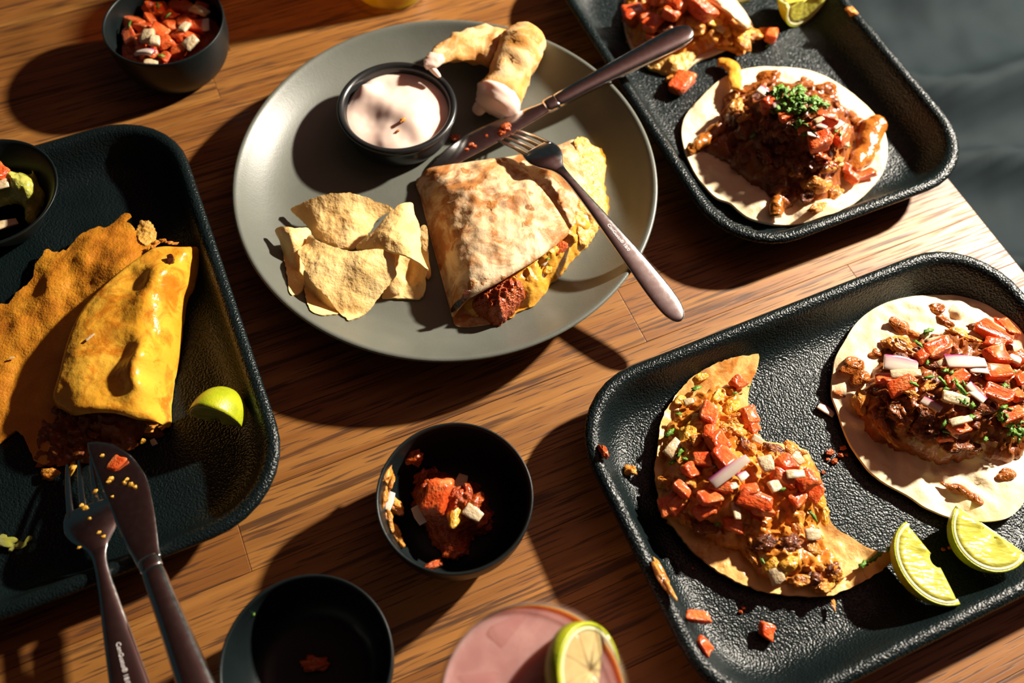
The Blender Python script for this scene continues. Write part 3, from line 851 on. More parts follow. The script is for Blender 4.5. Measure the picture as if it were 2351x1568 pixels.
def knife(T, E, label, roll=0.0, edge=1, wk=1.0):
    f = thing('dinner_knife', T, label, 'knife')
    M, L = frame(T, E, roll)
    k = L / 0.225
    s = edge
    bx_ = [0.0, 0.003, 0.010, 0.025, 0.045, 0.065, 0.085, 0.098, 0.104]
    bl_ = [-0.0058, -0.0018, 0.0035, 0.0090, 0.0118, 0.0106, 0.0080, 0.0060, 0.0054]
    sp_ = [-0.0072, -0.0076, -0.0080, -0.0082, -0.0080, -0.0076, -0.0068, -0.0058, -0.0054]
    th_ = [0.0004, 0.0007, 0.0009, 0.0010, 0.0011, 0.0012, 0.0014, 0.0017, 0.0019]
    strip('blade', [(x * k, s * wk * (b1 + s1) / 2, wk * (b1 - s1) / 2, 0.0012, ht, 0) for x, b1, s1, ht in zip(bx_, bl_, sp_, th_)], STEEL, f, M, 20, 2.2)
    # fine teeth along the cutting edge
    vs, fs = [], []
    for i in range(46):
        x0 = (0.006 + i * 0.0011)
        yy_ = float(np.interp(x0, bx_, bl_)) * wk
        yb = s * (yy_ - 0.0004); yt = s * (yy_ + 0.0006)
        b = len(vs)
        vs += [M @ Vector(((x0) * k, yb, 0.0017)), M @ Vector(((x0 + 0.0009) * k, yb, 0.0017)), M @ Vector(((x0 + 0.00045) * k, yt, 0.0012)),
               M @ Vector(((x0) * k, yb, 0.0007)), M @ Vector(((x0 + 0.0009) * k, yb, 0.0007))]
        fs += [(b, b + 1, b + 2), (b + 3, b + 2, b + 4), (b, b + 2, b + 3), (b + 1, b + 4, b + 2)]
    t = obj('teeth', mesh('teeth', vs, fs, STEEL, False), f); t['kind'] = 'stuff'
    strip('collar', [(x * k, 0, hw, 0.0016, ht, 0) for x, hw, ht in ((0.1010, 0.0050, 0.0024), (0.1025, 0.0062, 0.0034), (0.106, 0.0066, 0.0037), (0.1095, 0.0064, 0.0037), (0.111, 0.0056, 0.0030))], STEEL, f, M, 18)
    strip('handle', [(x * k, 0, hw, 0.0018, ht, 0) for x, hw, ht in
          ((0.1100, 0.0058, 0.0034), (0.114, 0.0065, 0.0039), (0.135, 0.0070, 0.0042), (0.165, 0.0082, 0.0044), (0.195, 0.0096, 0.0044), (0.212, 0.0100, 0.0040), (0.220, 0.0084, 0.0034), (0.2238, 0.0048, 0.0026), (0.225, 0.0008, 0.0012))], STEEL, f, M, 22, 2.3)
    return f
def rise(p, q, zp, zq, end):
    """tip pixel p at height zp, a resting pixel q at zq; height reached at pixel end on the same line"""
    T = at(p[0], p[1], zp); Q = at(q[0], q[1], zq)
    z = zq
    for _ in range(6):
        Ee = at(end[0], end[1], z)
        z = zp + (zq - zp) * math.hypot(Ee.x - T.x, Ee.y - T.y) / math.hypot(Q.x - T.x, Q.y - T.y)
    return T, at(end[0], end[1], z)
T_, E_ = rise((968, 399), (1395, 168), 0.0128, 0.0394, (1588, 72))
plate_knife = knife(T_, E_, 'steel table knife lying over the grey plate rim, its blade smeared', 0.0, 1)
fork(at(1163, 313, 0.0263), at(1564, 738, 0.0268), 'steel dinner fork lying upside down across the folded quesadilla and plate rim', 0.0230, 0.0, 0.117, 1.0, 0.82)
T_, E_ = rise((236, 1004), (322, 1215), 0.0235, 0.0330, (500, 1700))
tray_knife = knife(T_, E_, 'steel table knife with food scraps leaning on a tray rim', 0.0, 1, 1.30)
T_, E_ = rise((196, 1052), (222, 1250), 0.016, 0.0212, (332, 1712))
tray_fork = fork(T_, E_, 'steel dinner fork with food scraps leaning on a tray rim', 0.0100, 0.0, 0.138, 1.25)

def surface(root, default):
    """height of the top of a thing at x, y"""
    ts = [BVHTree.FromPolygons([v_.co.copy() for v_ in o.data.vertices], [tuple(p.vertices) for p in o.data.polygons]) for o in root.children if o.name.split('.')[0] != 'teeth']
    def f(x, y):
        zs_ = [h[0].z for h in (t.ray_cast(Vector((x, y, 0.3)), Vector((0, 0, -1))) for t in ts) if h[0] is not None]
        return max(zs_) if zs_ else default
    return f

# ------------------------------------------------------------------ food on the grey plate
ZQ = lambda pts: zoomed(pts, 950, 300, 3.409)
q = thing('folded_quesadilla', at(1170, 560, ZP), 'folded quesadilla with toasted spots, cheese and salsa spilling out', 'quesadilla')
patch('bottom_tortilla', ZQ([(300, 1440, .0150), (320, 1520, .0145), (380, 1545, .0143), (500, 1535, .0143), (640, 1500, .0145), (900, 1330, .0145), (1150, 1090, .0145), (1330, 900, .0145),
    (1400, 700, .0150), (1345, 400, .024), (1300, 200, .027), (1262, 75, .022), (1080, 130, .018), (740, 205, .016), (400, 255, .0148), (120, 320, .0145), (40, 420, .0145), (120, 780, .0145), (240, 1230, .0145)]),
    ZQ([(700, 700, .0148), (1000, 500, .018), (1180, 330, .029), (1150, 600, .026)]), QUESA, q, 0.0024, 0.0024, floor=plate_z, noises=[(60, .0012)])
patch('upper_flap', ZQ([(1000, 170, .030), (1080, 130, .026), (1170, 100, .028), (1262, 72, .028), (1290, 190, .034), (1318, 290, .036), (1337, 395, .036), (1300, 500, .035), (1265, 630, .034),
    (1225, 760, .034), (1080, 700, .038), (900, 480, .040), (800, 280, .034)]), ZQ([(1200, 300, .041), (1130, 480, .041), (1180, 180, .036)]), QUESA, q, 0.0026, 0.0020, noises=[(70, .0022), (160, .0008)], seed=3)
ch = ZQ([(1262, 75, .024), (1290, 45, .022), (1330, 38, .021), (1375, 70, .020), (1420, 118, .019), (1470, 160, .017), (1500, 230, .016), (1498, 330, .016), (1490, 420, .0155), (1515, 540, .0150), (1522, 620, .0148),
    (1490, 700, .0148), (1400, 840, .0148), (1330, 930, .0150), (1270, 985, .0150), (1220, 1040, .0150), (1150, 1130, .0150), (1075, 1190, .0150), (1040, 1260, .0148), (1000, 1310, .0148), (930, 1380, .0148), (860, 1405, .0148), (800, 1430, .0148), (755, 1475, .0146),
    (560, 1480, .0150), (420, 1420, .016), (380, 1350, .018), (500, 1200, .026), (800, 1000, .030), (1050, 850, .031), (1150, 700, .031), (1150, 400, .030), (1200, 200, .028)])
patch('melted_cheese', ch, ZQ([(1330, 200, .027), (1400, 300, .024), (1400, 500, .022), (1330, 650, .026), (1280, 800, .027), (1180, 960, .028), (1080, 1080, .026), (980, 1200, .027), (900, 1300, .024), (1250, 700, .031), (1000, 1050, .030)]),
    CHEESE, q, 0.002, 0.0019, base=ZP + 0.001, floor=plate_z, noises=[(90, .0042), (220, .0018)], jag=0.0016, round_edge=0.0028, seed=5)
patch('crisp_cheese_edge', ZQ([(1255, 85, .034), (1275, 52, .032), (1312, 36, .030), (1352, 50, .029), (1400, 108, .027), (1440, 122, .026), (1472, 158, .025), (1502, 232, .022), (1500, 330, .022), (1492, 420, .022), (1512, 540, .021), (1520, 620, .020),
    (1480, 700, .020), (1400, 830, .019), (1330, 900, .0215), (1290, 800, .027), (1255, 690, .031), (1290, 540, .034), (1330, 410, .0345), (1305, 260, .0345), (1282, 170, .034)]),
    ZQ([(1400, 300, .029), (1390, 500, .028), (1340, 680, .0275)]), CRISPCH, q, 0.0022, 0.0017, floor=plate_z, noises=[(110, .0026), (320, .0011)], jag=0.0022, round_edge=0.0012, seed=8)
top, qf = patch('top_tortilla', ZQ([(15, 400, .0160), (55, 345, .0190), (110, 290, .022), (250, 262, .025), (400, 240, .027), (560, 218, .029), (740, 204, .031), (850, 270, .036), (960, 400, .042), (1050, 500, .0425), (1130, 620, .042),
    (1205, 745, .0395), (1212, 790, .0385), (1100, 885, .040), (950, 995, .0415), (800, 1085, .0415), (650, 1175, .0405), (480, 1268, .037), (430, 1300, .034), (355, 1375, .027), (298, 1440, .0165),
    (268, 1290, .0155), (200, 1050, .0150), (130, 780, .0150), (78, 560, .0150)]),
    ZQ([(160, 430, .0285), (210, 700, .0300), (280, 980, .0305), (350, 1200, .0310), (330, 420, .0360), (330, 700, .0375), (400, 960, .0385), (600, 330, .0395), (560, 600, .0445), (700, 850, .045), (880, 620, .0455), (500, 900, .0435), (1000, 780, .0435), (760, 420, .0415), (900, 430, .0440)]),
    QUESA, q, 0.0026, 0.0018, noises=[(40, .0022), (130, .0007)], round_edge=0.0012, seed=1)
patch('salsa_spill', ZQ([(845, 1100, .031), (880, 1190, .030), (865, 1280, .028), (800, 1370, .024), (745, 1450, .019), (695, 1522, .0155), (640, 1526, .0152), (560, 1475, .0165), (490, 1420, .019), (455, 1340, .024), (560, 1240, .031), (700, 1160, .034)]),
    ZQ([(740, 1260, .034), (650, 1370, .031), (600, 1440, .024), (700, 1440, .026)]), SALSA, q, 0.004, 0.0013, base=ZP + 0.002, floor=plate_z, noises=[(170, .0038), (420, .0026)], jag=0.0018, round_edge=0.0022, seed=2)
zc = lambda x, y: 0.029
piece('tomato', 1281, 571, 34, 26, 45, zc, q); piece('tomato', 1262, 588, 22, 18, 20, zc, q); piece('onion', 1249, 597, 30, 22, 60, zc, q); piece('leaf', 1258, 594, 14, 14, 20, 0.034, q)
piece('corn', 1309, 548, 34, 26, 30, 0.028, q); piece('corn', 1258, 616, 26, 20, 50, 0.026, q); piece('salsa', 1199, 635, 24, 20, 30, 0.029, q)
# scorched edge of the fold
patch('charred_fold', ZQ([(398, 1250, .0382), (440, 1245, .0372), (445, 1275, .0362), (410, 1320, .0335), (345, 1382, .0285), (300, 1425, .0195), (292, 1390, .0215), (330, 1340, .0315), (385, 1300, .0365)]), [], food('char', [(0.4, (0.012, 0.004, 0.002)), (0.7, (0.10, 0.02, 0.005))], 220, 0.3, [(300, .5, .002)]),
      q, 0.0012, 0.0014, noises=[(200, .0008)], jag=.001, seed=4)

ZC = lambda pts: zoomed(pts, 550, 380, 2.904)
def chip(label, *sheets):
    a = ZC(sheets[0][0])
    t = thing('tortilla_chip', at(sum(p[0] for p in a) / len(a), sum(p[1] for p in a) / len(a), ZP), label, 'chip', 'tortilla chips on the grey plate')
    for i, (o_, i_) in enumerate(sheets):
        patch(('chip_sheet', 'folded_side')[min(i, 1)], ZC(o_), ZC(i_), CHIP, t, 0.0021, 0.0015, noises=[(55, .0013), (150, .0008)], jag=.0008, floor=plate_z, seed=len(label) + i)
    return t
chip('broad tortilla chip with a rounded back edge leaning on other chips',
     ([(340, 290, .022), (390, 262, .027), (470, 225, .031), (560, 195, .034), (660, 186, .035), (750, 186, .034), (830, 205, .031), (900, 235, .028), (1012, 275, .022), (1000, 302, .0195), (910, 352, .0185), (870, 430, .017), (810, 500, .017), (745, 552, .018),
       (650, 545, .0175), (570, 515, .0175), (492, 462, .0185), (440, 385, .0195), (370, 325, .0205)],
      [(560, 300, .0275), (700, 280, .0285), (640, 420, .0225), (780, 360, .0255), (500, 380, .0235)]))
chip('small curled tortilla chip tucked behind the folded front chip',
     ([(233, 432, .030), (262, 412, .033), (300, 405, .035), (380, 416, .033), (450, 415, .027), (478, 455, .026), (455, 520, .027), (430, 600, .022), (432, 720, .018), (436, 860, .016), (400, 938, .0145), (366, 932, .0145), (340, 800, .0155), (310, 660, .017), (285, 560, .022), (262, 490, .027)],
      [(340, 500, .034), (370, 650, .0245), (385, 800, .019)]))
chip('large folded tortilla chip in front with its point towards the plate rim',
     ([(440, 520, .029), (452, 480, .031), (480, 460, .032), (520, 500, .034), (640, 545, .037), (760, 572, .040), (900, 556, .041), (1022, 580, .038), (1038, 660, .034), (1038, 730, .029), (960, 825, .025), (925, 880, .022), (860, 960, .019), (745, 1070, .0145),
       (715, 1035, .0175), (680, 1000, .021), (600, 900, .030), (540, 830, .036), (470, 760, .038), (420, 640, .036), (390, 570, .032)],
      [(560, 640, .040), (700, 740, .0365), (800, 700, .039), (850, 850, .026), (720, 900, .0275)]),
     ([(430, 700, .028), (520, 790, .034), (560, 840, .032), (640, 940, .024), (676, 1000, .0175), (612, 1050, .0145), (560, 1072, .0142), (520, 1062, .0142), (490, 1020, .015), (462, 935, .017), (438, 840, .0205)], [(530, 920, .019), (500, 840, .024)]))
chip('cone shaped tortilla chip lying open beside the quesadilla',
     ([(775, 545, .026), (840, 480, .030), (900, 430, .033), (980, 335, .036), (1060, 262, .038), (1110, 250, .037), (1155, 252, .033), (1165, 320, .0335), (1202, 410, .034), (1210, 560, .035), (1235, 640, .033), (1256, 692, .031), (1200, 650, .037), (1120, 605, .041), (1040, 578, .042), (960, 560, .040), (880, 552, .036)],
      [(1060, 420, .043), (980, 470, .043), (1120, 520, .0435)]),
     ([(1028, 570, .026), (1120, 590, .022), (1235, 680, .024), (1242, 760, .022), (1233, 850, .017), (1180, 886, .0145), (1060, 882, .0140), (948, 880, .0140), (1000, 790, .017), (1035, 730, .020)], [(1130, 740, .0150), (1080, 820, .0143)]))
chip('sliver of a tortilla chip half hidden between cone chip and quesadilla',
     ([(1200, 430, .026), (1240, 395, .028), (1256, 450, .026), (1258, 600, .022), (1276, 720, .0165), (1245, 746, .0150), (1220, 640, .018), (1204, 540, .022)], [(1235, 560, .0235)]))

# half-eaten piece of quesadilla dipped in the cream
ZB = lambda pts: zoomed(pts, 900, 0, 2.904)
bp_ = thing('quesadilla_piece', at(1150, 200, ZP), 'bitten quesadilla piece with its ends dipped in pink cream', 'quesadilla')
def ptube(name, pts, mat, parent, flat, noises, seg=18):
    """thick roll through photo points (px, py, z) with radii in photo pixels"""
    return tube(name, [at(p[0], p[1], p[2]) for p in pts], [p[3] * px_size(p[0], p[1], p[2]) for p in pts], mat, parent, seg, 6, noises, flat, plate_z)
NB = [(70, .0030), (200, .0012)]
ptube('crust_roll', [(1222, 66, .044, 12), (1214, 76, .0435, 42), (1203, 100, .041, 52), (1190, 130, .038, 53), (1172, 165, .034, 52), (1156, 200, .031, 52), (1146, 228, .029, 50), (1140, 250, .028, 36)], QUESA2, bp_, 0.86, NB)
ptube('crust_arm', [(984, 147, .0455, 9), (1004, 135, .0445, 20), (1035, 118, .042, 33), (1070, 107, .038, 45), (1105, 107, .035, 54), (1140, 114, .034, 56), (1168, 125, .034, 40)], QUESA2, bp_, 0.55, NB)
ptube('dipped_end', [(1160, 200, .0345, 30), (1150, 216, .0325, 55), (1142, 232, .0305, 56), (1135, 245, .0290, 50), (1130, 254, .0280, 34), (1128, 258, .0275, 10)], CREAM, bp_, 0.84, [(90, .0034)])
ptube('dipped_end', [(1120, 240, .0215, 14), (1105, 246, .0205, 20), (1092, 250, .0200, 18), (1085, 251, .0195, 8)], CREAM, bp_, 0.7, [(110, .002)])
ptube('dipped_tip', [(1012, 128, .0455, 10), (1000, 138, .0462, 21), (985, 147, .0462, 17), (977, 153, .0460, 8)], CREAM, bp_, 0.7, [(130, .002)])
ptube('cream_drip', [(990, 155, .0450, 8), (1000, 166, .0435, 7), (1008, 175, .0425, 5), (1010, 178, .042, 2)], CREAM, bp_, 0.9, [])

# cream in the ramekin
cz = ZP + 0.0215
circ_ = [(RC[0] + 0.0385 * math.cos(a), RC[1] + 0.0385 * math.sin(a), cz) for a in [2 * math.pi * k / 28 for k in range(28)]]
W3 = lambda px, py, dz: tuple(at(px, py, cz + dz))
cr, crf = patch('cream_dip', circ_, [W3(832, 195, 0.0085), W3(822, 215, 0.0054), W3(845, 225, 0.0054), W3(870, 235, 0.0061), W3(900, 250, 0.0081), W3(925, 235, 0.0068), W3(930, 265, 0.0085), W3(905, 280, 0.0054), W3(965, 255, 0.0074), W3(958, 285, 0.0081), W3(945, 300, 0.0061), W3(900, 310, 0.0047), W3(880, 330, 0.0027),
    W3(860, 280, 0.0007), W3(840, 260, 0.0008), W3(855, 310, 0.0011), W3(880, 200, 0.0000), W3(930, 190, 0.0007), W3(980, 210, 0.0003), W3(1000, 260, 0.0005), W3(990, 300, 0.0008), W3(940, 325, 0.0014), W3(960, 230, 0.0041)],
    CREAM, None, 0.006, 0.0014, world=True, noises=[(40, .0007)], seed=6)
tag(cr, 'pale pink cream dip swirled inside the ramekin', 'dip')
def smear(name, mat, pts, parent, rad):
    return tube(name, [at(*p) for p in pts], rad, mat, parent, 10, 4, [(200, .0006)])

for cx_, cy_, l_ in ((925, 276, 16), (914, 300, 11)):
    o = piece('chicken', cx_, cy_, l_, l_ * .6, 45, lambda x, y: crf.z(x, y) + .0006); tag(o, 'orange crumb on the pale pink cream dip', 'crumb', 'crumbs on the cream dip')
# crumbs of salsa on the knife and plate
kn_f = lambda px, py: 0.0245
crumb = [(1160, 294, 22, 18, .030), (1151, 304, 14, 12, .029), (1166, 286, 12, 10, .0305), (1082, 331, 12, 10, .0215), (1090, 335, 8, 7, .0215), (1072, 342, 9, 7, .021), (1117, 311, 6, 5, .025), (1045, 317, 22, 16, ZP + .0018)]
for (cx_, cy_, l_, w_, z_) in crumb:
    o = piece('salsa', cx_, cy_, l_, w_, 20, z_ if z_ < .016 else (lambda x, y, f_=surface(plate_knife, z_): f_(x, y) + .0006)); tag(o, 'tiny crumb of salsa by the knife blade on the grey plate', 'crumb', 'salsa crumbs by the plate knife')

# ------------------------------------------------------------------ limes
def lime_wedge(c, a, b, span, rot, label, core=0.12, name='lime_wedge', cat='lime', squash=1.0, pulp_drop=0.0):
    """wedge of a lime: axis along x, half length a, radius b, opening angle span (degrees)"""
    t = thing(name, c, label, cat, 'lime wedges')
    Mx = Matrix.Translation(c) @ Euler(rot).to_matrix().to_4x4()
    nx, nf = 22, 16
    def pt(u, f, k):
        th = math.pi * u
        r = b * (math.sin(th) ** 0.8) * k
        x = -a * math.cos(th) * (0.06 * (1 - k) + k if k < 1 else 1)
        x *= 1 + 0.06 * abs(math.cos(th)) ** 6
        return (x, r * math.sin(f), -r * math.cos(f) * squash)
    # peel: outer and inner shell
    for nm, ko, ki, mat in (('peel', 1.0, 0.955, PEEL), ('pith', 0.957, 0.885, PITH)):
        vs, fs = [], []
        for k in (ko, ki):
            for i in range(nx + 1):
                for j in range(nf + 1):
                    vs.append(Mx @ Vector(pt(0.02 + 0.96 * i / nx, R(span) * (j / nf - 0.5), k)))
        m = (nx + 1) * (nf + 1); ix = lambda i, j: i * (nf + 1) + j
        for i in range(nx):
            for j in range(nf):
                A, B, C, D = ix(i, j), ix(i + 1, j), ix(i + 1, j + 1), ix(i, j + 1)
                fs += [(A, B, C, D), (m + D, m + C, m + B, m + A)]
        rim = [ix(i, 0) for i in range(nx + 1)] + [ix(nx, j) for j in range(1, nf + 1)] + [ix(i, nf) for i in range(nx - 1, -1, -1)] + [ix(0, j) for j in range(nf - 1, 0, -1)]
        for q_ in range(len(rim)):
            A, B = rim[q_], rim[(q_ + 1) % len(rim)]
            fs.append((B, A, m + A, m + B))
        obj(nm, fix(mesh(nm, vs, fs, mat)), t)
    # pulp: from the core line to the inner shell
    vs, fs = [], []
    nr = 6
    for i in range(nx + 1):
        u = 0.03 + 0.94 * i / nx
        sec = []
        for j in range(nf + 1): sec.append(pt(u, R(span) * (j / nf - 0.5) * 0.985, 0.888))
        apex = pt(u, 0, core)
        side1 = [tuple(Vector(sec[-1]).lerp(Vector(apex), k / nr)) for k in range(1, nr)]
        side0 = [tuple(Vector(apex).lerp(Vector(sec[0]), k / nr)) for k in range(0, nr)]
        ring = sec + side1 + side0
        for p_ in ring:
            v_ = Vector(p_); v_ += Vector((0, 1, 0.3)) * fbm(v_, 420, 2) * 0.0006
            vs.append(Mx @ v_)
    n_ = len(vs) // (nx + 1)
    for i in range(nx):
        for j in range(n_):
            j2 = (j + 1) % n_
            fs.append((i * n_ + j, i * n_ + j2, (i + 1) * n_ + j2, (i + 1) * n_ + j))
    fs += [tuple(range(n_ - 1, -1, -1)), tuple(range(nx * n_, (nx + 1) * n_))]
    obj('pulp', fix(mesh('pulp', vs, fs, PULP)), t)
    bpy.context.view_layer.update()
    return t
def settle(t, f):
    up = max(f(p.x, p.y) - p.z for o in t.children for p in (o.matrix_world @ v_.co for v_ in o.data.vertices))
    t.location.z += up - 0.0003
def lime_at(px, py, z, lpx, rpx, span, axis_ang, roll, label, pitch=0.0, **kw):
    k = px_size(px, py, z)
    w = lime_wedge(at(px, py, z), lpx * k / 2, rpx * k, span, (0, 0, 0), label, **kw) if False else None
    h = heading(px, py, axis_ang, z)
    e = (Matrix.Rotation(h, 3, 'Z') @ Matrix.Rotation(pitch, 3, 'Y') @ Matrix.Rotation(roll, 3, 'X')).to_euler()
    w = lime_wedge(at(px, py, z), lpx * k / 2, rpx * k, span, e, label, **kw)
    settle(w, tray_z)
    return w
# roll 0: peel down and core up; pi: peel up
lime_at(494, 968, 0.024, 120, 88, 95, -12, R(128), 'squeezed lime wedge with its peel facing up on a tray', squash=1.0)
lime_at(2126, 1298, 0.016, 190, 92, 62, -57, R(-62), 'yellow lime wedge between the bitten taco and another lime', pitch=0.0)
lime_at(2262, 1226, 0.024, 164, 96, 120, -35, R(-28), 'chunky squeezed lime wedge touching the whole taco')
lime_at(1842, 36, 0.016, 118, 82, 66, 22, R(30), 'pale lime wedge beside the high wall of a tray')
lime_at(1706, -18, 0.016, 118, 82, 66, 10, R(28), 'pale lime wedge next to the bitten folded taco')

# lime wheel in the pink drink
def lime_wheel():
    t = thing('lime_slice', at(1385, 1545, 0.075), 'lime slice standing in the pink drink', 'lime', 'lime wedges')
    c = at(1340, 1540, 0.0890)
    ax = Vector((0.66, -0.06, 0.74)).normalized()
    s1 = Vector((0, 0, 1)).cross(ax).normalized(); s2 = ax.cross(s1)
    def disc(nm, r0, r1, h, mat, shrink=0.0):
        n = 64; rings = []
        prof = [(r0, -h), (r1 - 0.0006, -h), (r1, -h + 0.0006), (r1, h - 0.0006), (r1 - 0.0006, h), (r0, h)]
        vs, fs = [], []
        for (r_, z_) in prof:
            for k in range(n):
                a = 2 * math.pi * k / n
                vs.append(c + (s1 * math.cos(a) + s2 * math.sin(a)) * r_ + ax * z_)
        for i in range(len(prof)):
            i2 = (i + 1) % len(prof)
            for k in range(n):
                k2 = (k + 1) % n
                fs.append((i * n + k, i * n + k2, i2 * n + k2, i2 * n + k))
        return obj(nm, fix(mesh(nm, vs, fs, mat)), t)
    disc('peel', 0.0212, 0.0232, 0.0046, PEEL); disc('pith', 0.0192, 0.0212, 0.0046, PITH)
    for k in range(9):
        a0, a1 = 2 * math.pi * (k + 0.05) / 9, 2 * math.pi * (k + 0.95) / 9
        vs, fs = [], []
        pr = [(0.0030, (a0 + a1) / 2)] + [(0.0190, a0 + (a1 - a0) * j / 8) for j in range(9)]
        for z_ in (-0.0045, 0.0045):
            for r_, a in pr: vs.append(c + (s1 * math.cos(a) + s2 * math.sin(a)) * r_ + ax * z_)
        n = len(pr)
        fs = [tuple(range(n)), tuple(range(2 * n - 1, n - 1, -1))] + [(j, (j + 1) % n, n + (j + 1) % n, n + j) for j in range(n)]
        obj('segment', fix(mesh('segment', vs, fs, PULPTAN, False)), t)
    disc('membrane', 0.0010, 0.0193, 0.0043, PULPTAN)
lime_wheel()

# ------------------------------------------------------------------ left tray
ZL = lambda pts: zoomed(pts, 0, 460, 3.136)
ZM = lambda pts: zoomed(pts, 0, 900, 2.347)
fq = thing('folded_cheese_quesadilla', at(230, 760, FLOOR_T), 'golden cheese-crusted folded quesadilla with a wide lacy cheese skirt', 'quesadilla')
sheet = ZL([(-250, 800, .009), (-120, 770, .009), (0, 745, .009), (60, 738, .010), (95, 690, .010), (130, 650, .011), (180, 610, .011), (235, 568, .012), (245, 500, .012), (262, 445, .012), (300, 405, .013), (330, 360, .013), (360, 350, .013), (400, 366, .013), (450, 358, .014), (490, 348, .014), (520, 310, .014), (560, 262, .015), (610, 225, .015), (665, 200, .016), (720, 180, .016), (750, 190, .017), (790, 180, .017),
    (850, 130, .018), (880, 105, .019), (930, 95, .020), (932, 120, .020), (900, 145, .020), (950, 180, .019), (985, 212, .018), (1010, 200, .018), (1000, 160, .019), (1030, 148, .020), (1070, 150, .020), (1100, 185, .019), (1118, 225, .018), (1110, 265, .018),
    (1060, 350, .022), (900, 520, .028), (700, 800, .024), (620, 1100, .020), (560, 1400, .014)]) + ZM([(330, 130, .012), (300, 200, .0105), (290, 330, .0095), (260, 385, .009), (190, 380, .009), (160, 300, .009), (110, 225, .009), (70, 220, .009), (0, 265, .009), (-150, 330, .009), (-250, 350, .009)])
patch('cheese_skirt', sheet, ZL([(500, 500, .017), (700, 400, .021), (640, 620, .019), (300, 620, .014), (200, 900, .013), (400, 850, .015), (420, 1150, .0145), (100, 1200, .012), (230, 1400, .0115), (330, 600, .019), (800, 330, .022), (560, 420, .020)]),
      GOLDTHIN, fq, 0.002, 0.0022, floor=tray_z, noises=[(30, .0026), (260, .0004)], jag=.0024, seed=31)
patch('crisp_frill', ZL([(985, 230, .018), (1000, 190, .0185), (998, 152, .019), (1018, 140, .020), (1050, 150, .020), (1072, 146, .020), (1085, 170, .020), (1112, 182, .019), (1108, 205, .019), (1122, 225, .019), (1112, 245, .0185), (1120, 265, .018), (1095, 300, .020), (1050, 320, .021), (1000, 280, .020)]),
      [], CRISPCH, fq, 0.0016, 0.0012, noises=[(300, .0012)], jag=.0026, seed=33)
body = ZL([(1062, 352, .030), (1100, 330, .031), (1180, 318, .031), (1280, 322, .030), (1400, 322, .027), (1424, 338, .025), (1424, 380, .022), (1408, 500, .019), (1378, 620, .0175), (1338, 690, .017), (1318, 800, .0155), (1292, 1000, .0145), (1270, 1150, .0135), (1240, 1300, .0125), (1218, 1480, .012)]) + \
    ZM([(912, 150, .0125), (892, 178, .015), (850, 158, .024), (800, 142, .030), (720, 130, .036), (660, 112, .039), (600, 98, .0405), (530, 94, .040), (450, 100, .037), (385, 110, .033), (330, 85, .029), (290, 60, .026)]) + \
    ZL([(370, 1400, .029), (385, 1330, .030), (412, 1240, .0305), (445, 1100, .0310), (500, 930, .0315), (580, 780, .0320), (700, 640, .0325), (870, 490, .0325), (960, 420, .032)])
_, gf = patch('golden_crust', body, ZL([(1220, 430, .0340), (1280, 520, .0335), (1000, 600, .0365), (1180, 700, .0355), (860, 800, .0375), (1080, 900, .0380), (700, 980, .0370), (940, 1100, .0390), (1120, 1150, .0365), (650, 1250, .0375), (900, 1350, .0395), (1080, 1350, .0365), (560, 1400, .0360), (760, 1480, .0395),
    (520, 1100, .0355), (480, 1300, .0350), (600, 900, .0360), (720, 750, .0360), (850, 620, .0355), (980, 480, .0345),
    (1370, 400, .0275), (1345, 510, .0265), (1308, 615, .0265), (1270, 700, .0265), (1246, 820, .0262), (1222, 960, .0260), (1200, 1100, .0255), (1176, 1240, .0250), (1152, 1380, .0240)]),
      GOLD, fq, 0.003, 0.0014, noises=[(34, .0010), (120, .0004)], round_edge=.0022, base=None, seed=34)
patch('filling', ZM([(290, 70, .012), (400, 95, .018), (560, 90, .024), (720, 120, .022), (860, 155, .016), (905, 160, .0095), (880, 215, .009), (830, 250, .0085), (760, 230, .009), (720, 300, .009), (600, 330, .0085), (480, 370, .0085), (380, 385, .0085), (250, 400, .008), (180, 380, .008), (200, 250, .010)]),
      ZM([(560, 180, .021), (700, 190, .018), (430, 240, .015), (330, 300, .012), (560, 270, .013)]), MEAT, fq, 0.004, 0.0016, floor=tray_z, base=FLOOR_T + .0008, noises=[(130, .0050), (320, .0030)], jag=.003, seed=35)
for (x_, y_, l_, w_, kd) in ((820, 175, 62, 44, 'chicken'), (800, 205, 50, 40, 'chicken'), (828, 270, 36, 30, 'white'), (770, 265, 30, 26, 'corn'), (650, 130, 40, 22, 'chicken'), (560, 120, 60, 26, 'meat'), (470, 140, 60, 30, 'meat'), (700, 150, 50, 30, 'meat'), (620, 200, 70, 40, 'meat'), (500, 230, 70, 40, 'meat'), (390, 260, 60, 40, 'meat'), (300, 320, 50, 36, 'meat'), (420, 330, 70, 40, 'meat'), (560, 300, 60, 40, 'meat'), (870, 190, 36, 26, 'chicken')):
    px_, py_ = x_ / 2.347, 900 + y_ / 2.347
    piece(kd, px_, py_, l_ / 2.347, w_ / 2.347, RND.uniform(0, 180), 0.016 if y_ > 180 else 0.020, fq)
for (x_, y_, l_, w_) in ((1120, 310, 60, 34), (1170, 290, 60, 26), (1220, 305, 60, 26), (1100, 335, 40, 30), (1255, 312, 50, 20)):
    piece('chicken', x_ / 3.136, 460 + y_ / 3.136, l_ / 3.136, w_ / 3.136, RND.uniform(-20, 20), 0.027, fq)
for (x_, y_, l_, w_, a_) in ((650, 985, 74, 18, 38), (85, 1135, 40, 14, 10)):
    piece('white', x_ / 3.136, 460 + y_ / 3.136, l_ / 3.136, w_ / 3.136, a_, (lambda x, y: gf.z(x, y) + .001) if x_ > 300 else 0.0135, fq, (0, 0))
piece('leaf', 468 / 3.136, 460 + 1150 / 3.136, 22, 16, 30, 0.030, fq)
